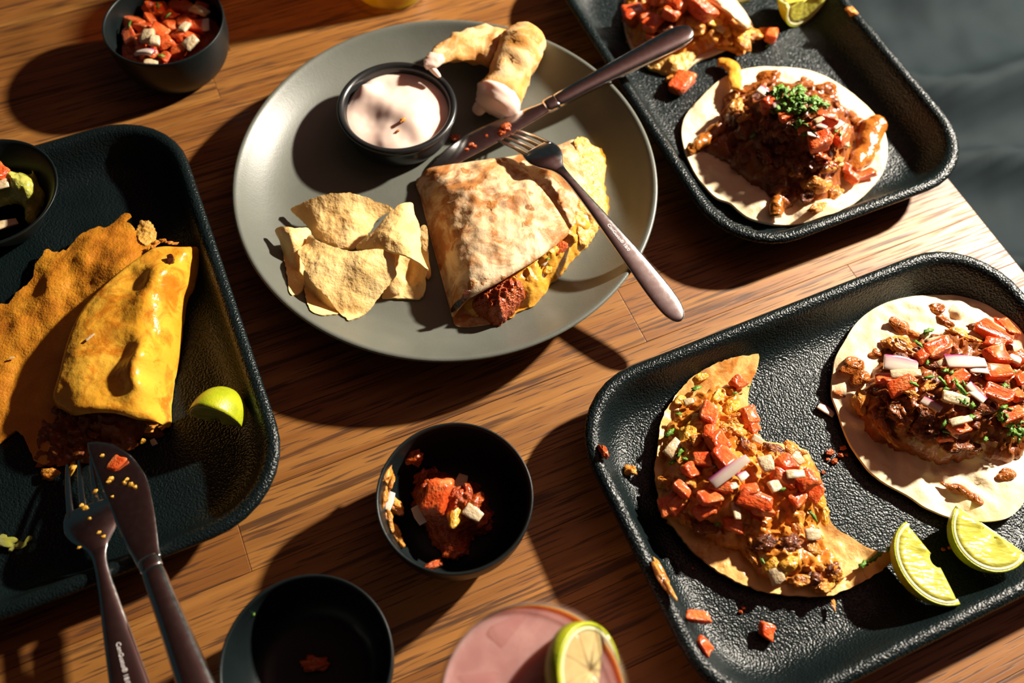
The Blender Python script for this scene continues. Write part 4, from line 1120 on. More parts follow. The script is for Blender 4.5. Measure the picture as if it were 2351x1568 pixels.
CHARM = bpy.data.materials['char']
patch('charred_spot', [(383, 585, .0372), (394, 583, .0372), (398, 592, .0372), (394, 602, .0378), (386, 612, .0382), (378, 609, .0382), (384, 596, .0378)], [], CHARM, fq, 0.003, 0.0011, jag=.0012, seed=41)

# bits left on that tray and on the cutlery
def loose(kind, px, py, l, w, ang, z, label, cat, group=None, tilt=None, hk=None):
    o = piece(kind, px, py, l, w, ang, tray_z if z in (FLOOR_T, 'tray') else z, None, tilt, hk)
    zt = z if callable(z) else z
    lying(o, tray_z if z in (FLOOR_T, 'tray') else zt)
    return tag(o, label, cat, group)
loose('corn', 168, 1078, 34, 18, 60, FLOOR_T, 'bit of melted cheese caught at the tips of the leaning fork', 'food scrap')
loose('chicken', 118, 1092, 40, 24, 10, FLOOR_T, 'reddish scrap of meat lying beyond the fork tips', 'food scrap')
for i, (x_, y_, l_) in enumerate(((18, 1246, 44), (48, 1252, 26), (2, 1240, 30), (66, 1238, 16), (30, 1258, 20))):
    o = loose('leaf' if False else 'corn', x_, y_, l_, l_ * .6, 15 * i, FLOOR_T, 'smear of green guacamole left on the tray floor', 'food scrap', 'guacamole smears on the tray')
    o.data = o.data.copy(); o.data.materials.clear(); o.data.materials.append(GUAC)
KZ, FZ = surface(tray_knife, 0.03), surface(tray_fork, 0.03)
loose('tomato', 268, 1064, 40, 26, 50, KZ, 'soft tomato scrap stuck on the leaning knife blade', 'food scrap', hk=.3)
for (x_, y_, l_) in ((255, 1098, 12), (285, 1108, 10), (300, 1112, 12), (292, 1100, 8), (250, 1105, 10), (235, 1045, 9), (310, 1118, 10), (258, 1140, 7)):
    loose('corn', x_, y_, l_, l_ * .7, 30, KZ, 'yellow food speck on the leaning knife blade', 'food scrap', 'specks on the leaning knife')
for (x_, y_, l_) in ((196, 1166, 12), (188, 1160, 9), (228, 1222, 9), (238, 1232, 10), (186, 1260, 8), (205, 1190, 8), (222, 1130, 12)):
    loose('corn', x_, y_, l_, l_ * .7, 30, FZ, 'yellow food speck on the leaning fork head', 'food scrap', 'specks on the leaning fork')

# guacamole in its bowl
zg = FLOOR_T + 0.0285
ga = [(at(x_, y_, z_)) for x_, y_, z_ in ((-110, 420, zg), (-70, 375, zg), (0, 360, zg), (40, 366, zg), (62, 374, zg), (70, 384, zg), (80, 381, zg + .004), (88, 366, zg + .006), (91, 372, zg + .005), (88, 390, zg + .002), (91, 405, zg), (90, 430, zg), (88, 455, zg - .002), (75, 470, zg - .004), (70, 490, zg - .006), (54, 500, zg - .006), (50, 470, zg - .003), (30, 452, zg), (0, 455, zg), (-60, 470, zg), (-100, 460, zg))]
for p in ga:
    rr_ = math.hypot(p.x - BG[0], p.y - BG[1])
    lim = float(np.interp(p.z - 0.007 - FLOOR_T, [0.0085, 0.019, 0.030, 0.039], [0.0205, 0.0285, 0.0350, 0.0415]))
    if rr_ > lim:
        p.x = BG[0] + (p.x - BG[0]) * lim / rr_; p.y = BG[1] + (p.y - BG[1]) * lim / rr_
gu, guf = patch('guacamole', [tuple(p) for p in ga], [tuple(at(x_, y_, z_)) for x_, y_, z_ in ((20, 410, zg + .010), (50, 420, zg + .009), (65, 405, zg + .007), (-30, 410, zg + .011), (60, 440, zg + .006))], GUAC, None, .006, .0014, world=True, noises=[(110, .0034), (300, .0014)], round_edge=.003, jag=.0008, seed=51)
tag(gu, 'mound of green guacamole inside the bowl on the tray', 'guacamole')
zf_ = lambda x, y: guf.z(x, y) + .001
for k_, x_, y_, l_, w_, a_, lb in (('tomato', 0, 398, 40, 30, -40, 'red tomato cube on top of the guacamole'), ('white', 2, 423, 34, 26, 10, 'white onion piece on top of the guacamole')):
    o = piece(k_, x_, y_, l_, w_, a_, zf_); tag(o, lb, 'vegetable piece')
o = loose('white', 14, 520, 54, 22, 25, FLOOR_T + 0.015, 'curved pale onion strip at the guacamole bowl wall', 'vegetable piece', hk=.5)

# ------------------------------------------------------------------ salsa bowl
def in_bowl(c, off, zb=0.0):
    return lambda x, y: zb + bowl_in(math.hypot(x - c[0], y - c[1])) + off
sb = in_bowl(BS, 0.0020)
def zig(f, px, py):
    z = 0.02
    for _ in range(8):
        p = at(px, py, z); z = 0.5 * z + 0.5 * f(p.x, p.y)
    return z
o1 = [(960, 1095), (990, 1080), (1030, 1085), (1075, 1100), (1110, 1130), (1130, 1170), (1120, 1215), (1085, 1235), (1070, 1270), (1030, 1280), (990, 1240), (970, 1200), (945, 1150)]
sp_, spf = patch('red_salsa', [(x_, y_, zig(sb, x_, y_) + .0005) for x_, y_ in o1], [(1020, 1150, .0305), (1060, 1165, .0315), (1000, 1115, .0275), (1040, 1225, .0180), (1090, 1160, .0305), (1105, 1185, .0270), (970, 1165, .0240), (1070, 1125, .0290)], SALSA, None, .003, .0015, base=.0047, floor=in_bowl(BS, 0.0001), noises=[(120, .0045), (340, .0022)], jag=.0026, round_edge=.0015, seed=61)
tag(sp_, 'chunky red salsa left at the bottom of the black bowl', 'salsa')
hc_ = at(1035, 1165, .02)
zs = lambda x, y: max(spf.z(x, y), sb(x, y)) if math.hypot(x - hc_.x, y - hc_.y) < .024 else sb(x, y)
SB = 'vegetables in the salsa bowl'
for k_, x_, y_, l_, w_, a_, lb in (
    ('tomato', 1008, 1135, 76, 48, 72, 'large red tomato cube in the middle of the salsa bowl'), ('white', 1058, 1110, 46, 28, 70, 'white onion square standing above the tomato in the salsa bowl'),
    ('corn', 1044, 1180, 56, 30, 75, 'yellowish pepper piece below the tomato in the salsa bowl'), ('white', 1086, 1178, 44, 30, -35, 'pale onion piece at the edge of the salsa heap'),
    ('onion', 966, 1180, 44, 34, -60, 'purple-rimmed onion piece beside the big tomato cube'), ('leaf', 975, 1160, 14, 12, 20, 'green cilantro fleck beside the big tomato cube')):
    o = piece(k_, x_, y_, l_, w_, a_, zs, None); tag(o, lb, 'vegetable piece', SB)
lum = [(945, 1048, 46, 34), (958, 1058, 26, 20), (968, 1096, 40, 30), (980, 1120, 40, 30), (1000, 1090, 36, 24), (1090, 1150, 50, 30), (1110, 1190, 40, 30), (1118, 1212, 22, 26), (1045, 1262, 50, 40), (990, 1300, 36, 16), (1004, 1292, 22, 18), (1075, 1128, 36, 20)]
for x_, y_, l_, w_ in lum:
    o = piece('salsa', x_, y_, l_, w_, RND.uniform(0, 180), zs); tag(o, 'glossy lump of red salsa clinging inside the salsa bowl', 'salsa', 'salsa lumps in the salsa bowl')
for x_, y_, l_, w_, a_ in ((890, 1085, 50, 22, 80), (895, 1108, 40, 20, 70), (882, 1140, 50, 18, 85), (905, 1165, 50, 30, -40), (893, 1195, 46, 20, -70), (908, 1225, 60, 24, -55), (918, 1245, 30, 20, -50)):
    o = piece('chicken', x_, y_, l_, w_, a_, sb); tag(o, 'orange salsa streak stuck to the bowl wall', 'salsa', 'salsa streaks on the bowl wall')
o = piece('onion', 893, 1150, 46, 22, 70, sb); tag(o, 'pink onion sliver stuck to the wall of the salsa bowl', 'vegetable piece')
# nearly empty bowl
bb = in_bowl(BB, 0.0018)
o = piece('salsa', 722, 1524, 60, 34, 10, bb); tag(o, 'dark salsa remnant at the bottom of the nearly empty bowl', 'salsa')
o = piece('leaf', 582, 1412, 14, 10, 50, bb); tag(o, 'green herb fleck on the wall of the nearly empty bowl', 'herb')

# pico in the far bowl
pz = 0.0285
po = [(BPC[0] + 0.0395 * math.cos(a), BPC[1] + 0.0395 * math.sin(a), pz - .004) for a in [2 * math.pi * k / 20 for k in range(20)]]
pb, pbf = patch('pico_juice', po, [(BPC[0], BPC[1], pz + .002)], SALSA, None, .004, .002, base=0.0175, world=True, noises=[(90, .004)], seed=71)
tag(pb, 'wet red tomato pulp under the diced pico', 'salsa')
PZ = lambda x, y: pbf.z(x, y) + .0005
TL = [(290, 52, 54, 40), (318, 62, 44, 34), (342, 50, 40, 30), (372, 12, 60, 36), (392, 38, 40, 30), (400, 60, 40, 30), (370, 75, 40, 34), (322, 86, 44, 34), (385, 95, 40, 34), (300, 82, 34, 30), (352, 118, 50, 26), (378, 130, 36, 24), (330, 120, 36, 26), (425, 52, 40, 30), (452, 62, 40, 30), (410, 85, 40, 30), (440, 90, 36, 28), (395, 10, 40, 30), (430, 20, 44, 32), (460, 25, 44, 30), (412, 115, 36, 26), (445, 42, 40, 26)]
pile = []
def pico(kind, x_, y_, l_, w_, a_, dz, tilt, hk, lb, cat, grp):
    o = piece(kind, x_, y_, l_, w_, a_, lambda x, y: PZ(x, y) + dz, None, tilt, hk)
    tag(o, lb, cat, grp); pile.append((o, 0.50 * (o.scale.x + o.scale.y) / 2, o.location.z))
for i, (x_, y_, l_, w_) in enumerate(TL):
    pico('tomato', x_, y_, l_ * 0.84, w_ * 0.84, RND.uniform(-60, 60), 0.0025, (RND.uniform(-.5, .5), RND.uniform(-.5, .5)), None, 'red diced tomato cube in the bowl of pico', 'tomato', 'diced tomato in the pico bowl')
for i, (k_, x_, y_, l_, w_, a_) in enumerate((('white', 342, 86, 38, 34, 75), ('white', 352, 104, 30, 26, 80), ('onion', 342, 118, 50, 20, -15), ('white', 346, 142, 34, 18, 5), ('white', 452, 30, 50, 26, -20), ('white', 438, 98, 40, 28, 30), ('white', 420, 68, 34, 22, 50), ('onion', 470, 58, 34, 20, 80))):
    pico(k_, x_, y_, l_ * 0.9, w_ * 0.9, a_, .0075, None, .6, 'diced onion piece in the bowl of pico', 'onion', 'diced onion in the pico bowl')
for _ in range(60):
    for i in range(len(pile)):
        for j in range(i):
            A_, ra, za = pile[i]; B_, rb, zb_ = pile[j]
            d_ = A_.location - B_.location; need = ra + rb - d_.length
            if need > 0:
                u_ = d_.normalized() * need * 0.35; u_.z *= 0.6
                A_.location += u_; B_.location -= u_
    for o, r_, z0_ in pile:
        dx, dy = o.location.x - BPC[0], o.location.y - BPC[1]
        o.location.z = min(max(o.location.z, z0_), z0_ + 0.010)
        rr_ = math.hypot(dx, dy); lim = 0.0425 - 1.05 * r_
        if rr_ > lim:
            o.location.x = BPC[0] + dx * lim / rr_; o.location.y = BPC[1] + dy * lim / rr_
for x_, y_ in ((297, 55), (370, 128), (362, 12), (385, 35)):
    o = piece('leaf', x_, y_, 24, 14, RND.uniform(0, 180), lambda x, y: PZ(x, y) + .011); tag(o, 'small cilantro leaf in the bowl of pico', 'herb', 'cilantro in the pico bowl')

# ------------------------------------------------------------------ tacos
def scatter(kind, n, poly_px, zf, parent, lr, wr=(0.5, 0.9), dz=0.0, seed=1, tilt=0.5):
    rnd = random.Random(seed)
    P = np.array([(p[0], p[1]) for p in poly_px]); lo_, hi_ = P.min(0), P.max(0)
    k = 0
    while k < n:
        x_, y_ = rnd.uniform(lo_[0], hi_[0]), rnd.uniform(lo_[1], hi_[1])
        if not inside(P, np.array([[x_, y_]]))[0]: continue
        l_ = rnd.uniform(*lr)
        piece(kind, x_, y_, l_, l_ * rnd.uniform(*wr), rnd.uniform(0, 180), (lambda x, y: zf(x, y) + dz), parent, (rnd.uniform(-tilt, tilt), rnd.uniform(-tilt, tilt)))
        k += 1
def tops(lst, zf, parent, ox, oy, s, dz=0.0, tk=0.88):
    for it in lst:
        kd, x_, y_, l_, w_, a_ = it[:6]
        if kd == 'tomato': l_, w_ = l_ * tk, w_ * tk
        if kd == 'white': l_, w_ = l_ * 0.84, w_ * 0.84
        ex = it[6] if len(it) > 6 else 0.0
        piece(kd, ox + x_ / s, oy + y_ / s, l_ / s, w_ / s, a_, (lambda x, y, ex=ex: zf(x, y) + dz + ex), parent)

def drape(pts):
    """raise outline points that would lie inside a tray wall until they rest on it"""
    out = []
    for px, py, z in pts:
        zz = z
        for _ in range(25):
            p = at(px, py, zz); zz = 0.6 * zz + 0.4 * max(z, tray_z(p.x, p.y) + 0.0022)
        out.append((px, py, zz))
    return out

# --- whole taco on the tray at the table edge
U4 = lambda pts: zoomed(pts, 1550, 0, 2.904)
t1 = thing('open_taco', at(1800, 330, FLOOR_T), 'open taco heaped with dark braised meat and chopped cilantro', 'taco')
tort = U4([(45, 880, .0115), (58, 800, .0115), (95, 735, .0110), (150, 675, .0105), (235, 588, .0100), (330, 512, .0095), (440, 466, .0090), (560, 447, .0090), (700, 447, .0090), (850, 461, .0090), (960, 490, .0095), (1060, 540, .0095), (1180, 622, .0100), (1290, 715, .0100), (1370, 810, .0100), (1405, 900, .0095),
    (1416, 1000, .0090), (1408, 1080, .0090), (1378, 1165, .0090), (1300, 1262, .0095), (1220, 1335, .0100), (1110, 1400, .0100), (1000, 1440, .0105), (880, 1480, .0110), (760, 1497, .0110), (640, 1488, .0115), (500, 1450, .0125), (425, 1400, .0135), (370, 1350, .0135), (280, 1315, .0130), (200, 1238, .0130), (140, 1160, .0125), (88, 1060, .0125), (60, 980, .0120)])
_, t1f = patch('tortilla', drape(tort), U4([(600, 700, .0085), (900, 900, .0085), (500, 1000, .0085), (900, 1200, .0088), (250, 1000, .0100), (560, 1360, .0160), (450, 1280, .0120), (220, 720, .0130), (1100, 680, .0120)]), FLOUR, t1, .0024, .0026, floor=tray_z, noises=[(45, .0026), (140, .0008)], seed=81)
fill = [(310, 740, .014), (350, 620, .016), (480, 560, .017), (620, 500, .016), (760, 540, .018), (900, 560, .017), (1060, 580, .016), (1120, 700, .017), (1200, 860, .016), (1180, 1000, .017), (1130, 1150, .0165), (1060, 1290, .0165), (960, 1390, .0150), (840, 1330, .0160), (720, 1400, .0150), (640, 1400, .0150), (600, 1280, .0150), (480, 1180, .0150), (340, 1060, .0140), (200, 990, .0140), (110, 1000, .0130), (190, 930, .0140), (290, 850, .0140)]
_, t1m = patch('meat_filling', U4(fill), U4([(560, 640, .036), (690, 680, .047), (820, 700, .053), (930, 800, .053), (1000, 900, .047), (1040, 1010, .037), (600, 860, .037), (760, 940, .041), (860, 1080, .034), (720, 1150, .025), (460, 900, .024), (560, 1050, .026), (960, 1180, .028), (1090, 880, .034), (1000, 660, .031)]),
    MEAT, t1, .004, .0019, floor=tray_z, base=.0085, noises=[(75, .0055), (220, .0032)], jag=.0030, round_edge=.003, seed=82)
F1 = lambda x, y: max(t1m.z(x, y), t1f.z(x, y), tray_z(x, y) + .002)
core = U4([(400, 680), (560, 620), (760, 640), (980, 660), (1100, 820), (1080, 1000), (1040, 1200), (900, 1300), (720, 1280), (560, 1160), (420, 1020), (360, 860)])
scatter('meat', 46, core, F1, t1, (26, 54), (.45, .8), -.001, 5)
tops([('sauce', 610, 540, 190, 120, 30, -.003), ('sauce', 560, 600, 110, 80, 50, -.002), ('sauce', 870, 560, 120, 90, 10, -.003), ('sauce', 1010, 590, 150, 110, 20, -.003), ('sauce', 1040, 650, 110, 80, 60, -.003), ('sauce', 1140, 770, 170, 110, -20, -.003), ('sauce', 1210, 840, 110, 90, 50, -.003)], F1, t1, 1550, 0, 2.904)
# thick sauce ribbon on the sunny side
def on(f, px, py, dz=0.0):
    z = 0.015
    for _ in range(6):
        p = at(px, py, z); z = f(p.x, p.y) + dz
    return at(px, py, z)
tube('sauce_ribbon', [on(F1, 1550 + x_ / 2.904, y_ / 2.904, .003) for x_, y_ in ((1375, 800), (1330, 850), (1290, 920), (1270, 1010), (1220, 1070), (1180, 1130))], [.0055, .0100, .0095, .0080, .0075, .0040], SAUCE, t1, 14, 5, [(120, .0022), (300, .0009)], .75, tray_z)
tube('sauce_ribbon', [on(F1, 1550 + x_ / 2.904, y_ / 2.904, .002) for x_, y_ in ((90, 1010), (150, 960), (210, 915), (270, 870), (320, 830))], [.0030, .0050, .0048, .0052, .0040], SAUCE, t1, 12, 5, [(160, .0022), (400, .0009)], .8, tray_z)
tube('sauce_ribbon', [on(F1, 1550 + x_ / 2.904, y_ / 2.904, .002) for x_, y_ in ((672, 1440), (670, 1390), (685, 1340), (690, 1310))], [.0040, .0052, .0046, .0034], SAUCE, t1, 12, 5, [(160, .0018), (400, .0009)], .8, tray_z)
tube('pepper_strip', [on(F1, 1550 + x_ / 2.904, y_ / 2.904, .004) for x_, y_ in ((285, 415), (340, 420), (390, 460), (400, 510), (400, 570), (440, 600))], [.0035, .0055, .0062, .0055, .0050, .0030], CHEESE, t1, 12, 5, [(140, .0016)], .5, tray_z)
tops([('chicken', 430, 720, 150, 110, 60), ('chicken', 480, 790, 130, 90, 40), ('chicken', 400, 650, 80, 60, 80), ('chicken', 310, 850, 90, 60, 50), ('chicken', 960, 1230, 190, 110, 15), ('chicken', 1060, 1290, 110, 90, 60), ('chicken', 950, 1390, 130, 70, 20), ('chicken', 1010, 1120, 100, 90, 30), ('chicken', 820, 1150, 110, 70, 30), ('chicken', 900, 1240, 120, 90, 10), ('chicken', 1080, 1080, 110, 90, 50), ('sauce', 690, 1340, 80, 90, 80),
    ('tomato', 640, 690, 130, 100, 30, .004), ('tomato', 610, 740, 90, 70, -10, .003), ('tomato', 740, 790, 110, 80, 10, .004), ('tomato', 1010, 790, 150, 110, -15, .005), ('tomato', 960, 940, 150, 110, 10, .005), ('tomato', 1090, 900, 140, 120, 40, .005), ('tomato', 1180, 1180, 120, 90, -40, .003), ('tomato', 1270, 1165, 130, 60, 20, .003), ('tomato', 930, 830, 90, 70, 40, .005), ('tomato', 860, 860, 80, 60, 0, .004), ('tomato', 1150, 1130, 70, 60, 70, .003),
    ('onion', 600, 620, 110, 70, -30, .006), ('onion', 960, 835, 110, 40, -30, .010), ('onion', 1080, 830, 90, 60, 30, .009), ('onion', 930, 900, 110, 60, -10, .009), ('onion', 700, 690, 100, 40, 10, .007), ('white', 960, 800, 80, 50, 20, .009), ('white', 1120, 960, 70, 90, 80, .008), ('salsa', 980, 1060, 110, 80, -30, .002), ('salsa', 1030, 1110, 70, 60, -30, .002), ('leaf', 530, 900, 90, 50, 25, .003), ('leaf', 1155, 975, 50, 40, 20, .004)], F1, t1, 1550, 0, 2.904)
cz1 = U4([(640, 590), (760, 560), (860, 590), (900, 660), (1010, 680), (1000, 740), (900, 760), (840, 740), (720, 760), (640, 740), (690, 680), (620, 650)])
scatter('leaf', 80, cz1, F1, t1, (18, 42), (.6, 1.0), .0075, 9, .9)
scatter('leaf', 10, U4([(760, 800), (860, 780), (900, 860), (960, 890), (880, 900), (800, 870)]), F1, t1, (18, 36), (.6, 1.0), .009, 10, .8)
scatter('leaf', 9, U4([(1060, 860), (1150, 860), (1140, 920), (1070, 920)]), F1, t1, (14, 24), (.4, .8), .012, 11, .8)

# --- bitten folded taco behind it
t2 = thing('folded_taco', at(1590, 60, FLOOR_T), 'bitten taco folded over chicken and tomato behind the heaped taco', 'taco')
patch('tortilla_back', [(1436, 70, .010), (1432, 20, .010), (1446, -30, .010), (1500, -62, .010), (1580, -70, .010), (1640, -45, .012), (1684, -8, .012), (1718, 40, .012), (1728, 68, .0115), (1700, 95, .010), (1650, 120, .010), (1600, 140, .010), (1560, 170, .009), (1520, 165, .009), (1485, 150, .009), (1455, 120, .009)],
      [(1560, 0, .010), (1640, -40, .010)], FLOUR, t2, .0024, .0026, floor=tray_z, noises=[(50, .002)], seed=91)
_, t2m = patch('chicken_filling', [(1445, 90, .012), (1436, 30, .013), (1452, -25, .014), (1560, -50, .020), (1640, -22, .022), (1692, 26, .020), (1730, 78, .014), (1720, 110, .012), (1690, 115, .012), (1655, 105, .013), (1600, 125, .012), (1540, 140, .0105), (1490, 130, .0105)],
      [(1520, 30, .032), (1600, 10, .038), (1660, 40, .034), (1580, 80, .026), (1500, 80, .022), (1690, 70, .022)], ORANGEMEAT, t2, .004, .0018, floor=tray_z, base=.0090, noises=[(90, .0050), (260, .0030)], jag=.003, round_edge=.003, seed=92)
patch('tortilla_fold', [(1535, -62, .030), (1595, -66, .034), (1650, -32, .038), (1690, 2, .038), (1718, 38, .036), (1720, 58, .034), (1696, 46, .040), (1672, 22, .044), (1630, -2, .046), (1580, -18, .045), (1538, -42, .038)],
      [(1650, -8, .047), (1600, -38, .047)], FLOUR, t2, .0024, .0022, noises=[(60, .002)], round_edge=.001, seed=93)
F2 = lambda x, y: max(t2m.z(x, y), tray_z(x, y) + .002)
tops([('tomato', 1452, 38, 52, 48, 10, .003), ('tomato', 1500, 55, 42, 38, 50, .003), ('tomato', 1515, -5, 44, 40, 20, .004), ('tomato', 1565, 5, 60, 44, 30, .004), ('tomato', 1605, 22, 74, 46, -35, .004), ('tomato', 1480, 40, 34, 30, 0, .002), ('tomato', 1500, 90, 34, 28, -20, .002), ('tomato', 1545, 30, 44, 40, 60, .002),
      ('white', 1650, 65, 34, 24, -20, .003), ('chicken', 1630, 80, 50, 40, 20), ('chicken', 1660, 90, 44, 34, 60), ('chicken', 1690, 60, 56, 40, -40), ('chicken', 1702, 95, 46, 34, -60), ('chicken', 1725, 78, 46, 28, -10), ('corn', 1640, 50, 36, 26, 30), ('corn', 1668, 70, 40, 24, 80), ('corn', 1705, 80, 36, 30, 30), ('chicken', 1600, 60, 56, 40, 10), ('chicken', 1560, 90, 50, 36, 30), ('meat', 1540, 70, 50, 40, 20), ('meat', 1515, 60, 40, 30, 60), ('meat', 1500, 110, 46, 34, 10), ('chicken', 1665, 108, 60, 14, -10), ('chicken', 1700, 118, 24, 18, 80), ('chicken', 1750, 72, 24, 16, 20)], F2, t2, 0, 0, 1.0)
patch('torn_edge', [(1488, 150, .011), (1510, 130, .0135), (1560, 118, .015), (1598, 122, .015), (1588, 140, .013), (1572, 160, .0115), (1560, 172, .0105), (1530, 166, .010), (1505, 160, .010)], [(1545, 145, .016)], CRISPCH, t2, .003, .0014, noises=[(160, .002)], jag=.0015, floor=tray_z, seed=94)

# loose bits on that tray
LB1 = 'loose topping bits on the tray by the bench'
loose('tomato', 1563, 198, 48, 36, 55, FLOOR_T, 'tomato cube fallen between the two tacos', 'tomato', LB1)
loose('tomato', 1768, 90, 46, 32, 75, FLOOR_T, 'tomato cube fallen beside the torn end of the folded taco', 'tomato', LB1)
loose('chicken', 1536, 185, 20, 14, 30, FLOOR_T, 'tiny orange crumb next to a fallen tomato cube', 'food scrap', LB1)
loose('leaf', 1562, 216, 14, 10, 30, FLOOR_T, 'green leaf fleck beneath a fallen tomato cube', 'herb', LB1)
loose('leaf', 1762, 106, 16, 10, 30, FLOOR_T, 'green leaf fleck beneath the tomato cube near the lime', 'herb', LB1)
loose('chicken', 1951, 30, 26, 18, -30, 0.0303, 'orange food scrap perched on the tray rim', 'food scrap', LB1)

# --- bitten taco on the pebbled tray
U5 = lambda pts: zoomed(pts, 1340, 780, 2.529)
t3 = thing('bitten_taco', at(1680, 1080, FLOOR_T), 'crescent of a bitten taco covered in diced tomato', 'taco')
cres = [(1015, 82, .0125), (960, 88, .0120), (890, 97, .0115), (820, 118, .0115), (750, 147, .0115), (640, 212, .0120), (560, 292, .0125), (500, 372, .0130), (452, 470, .0135), (440, 560, .0140), (422, 680, .0140), (415, 780, .0140), (432, 880, .0140), (450, 960, .0140), (490, 1040, .0140), (545, 1110, .0140), (605, 1195, .0135), (700, 1285, .0130), (800, 1352, .0130), (900, 1408, .0130), (1020, 1450, .0125), (1150, 1478, .0120), (1300, 1490, .0115), (1420, 1486, .0115), (1510, 1455, .0115), (1620, 1405, .0115), (1720, 1345, .0120), (1812, 1262, .0140),
    (1785, 1232, .0150), (1715, 1228, .0140), (1640, 1202, .0120), (1550, 1142, .0110), (1472, 1100, .0110), (1432, 1040, .0115), (1412, 960, .0120), (1395, 880, .0120), (1380, 800, .0120), (1335, 705, .0120), (1285, 640, .0120), (1200, 612, .0120), (1130, 602, .0115), (1060, 590, .0115), (1012, 540, .0110), (985, 480, .0110), (962, 400, .0105), (955, 330, .0105), (972, 250, .0110), (1000, 190, .0115), (1016, 130, .0120)]
_, t3f = patch('tortilla', drape(U5(cres)), U5([(700, 500, .0085), (700, 900, .0085), (1000, 1000, .0085), (1200, 1250, .0085), (850, 250, .0090), (1600, 1300, .0095)]), FRIED, t3, .0026, .0024, floor=tray_z, noises=[(45, .0024), (160, .0008)], jag=.0008, seed=101)
fil3 = [(620, 330, .0145), (700, 290, .0145), (830, 250, .0145), (900, 300, .0145), (920, 400, .0150), (970, 520, .0160), (1080, 600, .0170), (1200, 620, .0175), (1280, 650, .0165), (1340, 730, .0165), (1390, 820, .0170), (1395, 900, .0165), (1350, 960, .0160), (1380, 1100, .0150), (1420, 1180, .0150), (1500, 1280, .0140), (1500, 1400, .0130), (1420, 1470, .0120), (1300, 1440, .0130), (1150, 1430, .0130), (1020, 1360, .0130), (930, 1230, .0150), (800, 1190, .0150), (680, 1130, .0145), (580, 1080, .0150), (480, 1020, .0150), (450, 930, .0150), (450, 800, .0150), (480, 640, .0150), (490, 500, .0145), (540, 400, .0145)]
_, t3m = patch('chicken_filling', U5(fil3), U5([(700, 450, .022), (640, 600, .026), (800, 560, .028), (600, 800, .030), (780, 740, .034), (920, 700, .031), (900, 880, .034), (700, 960, .030), (1050, 820, .032), (1200, 780, .031), (1300, 850, .028), (1100, 950, .029), (1200, 1100, .022), (560, 960, .024), (1150, 1280, .022), (1300, 1330, .020)]),
    ORANGEMEAT, t3, .004, .0019, floor=tray_z, base=.0085, noises=[(80, .0050), (240, .0032)], jag=.0030, round_edge=.003, seed=102)
F3 = lambda x, y: max(t3m.z(x, y), t3f.z(x, y), tray_z(x, y) + .002)
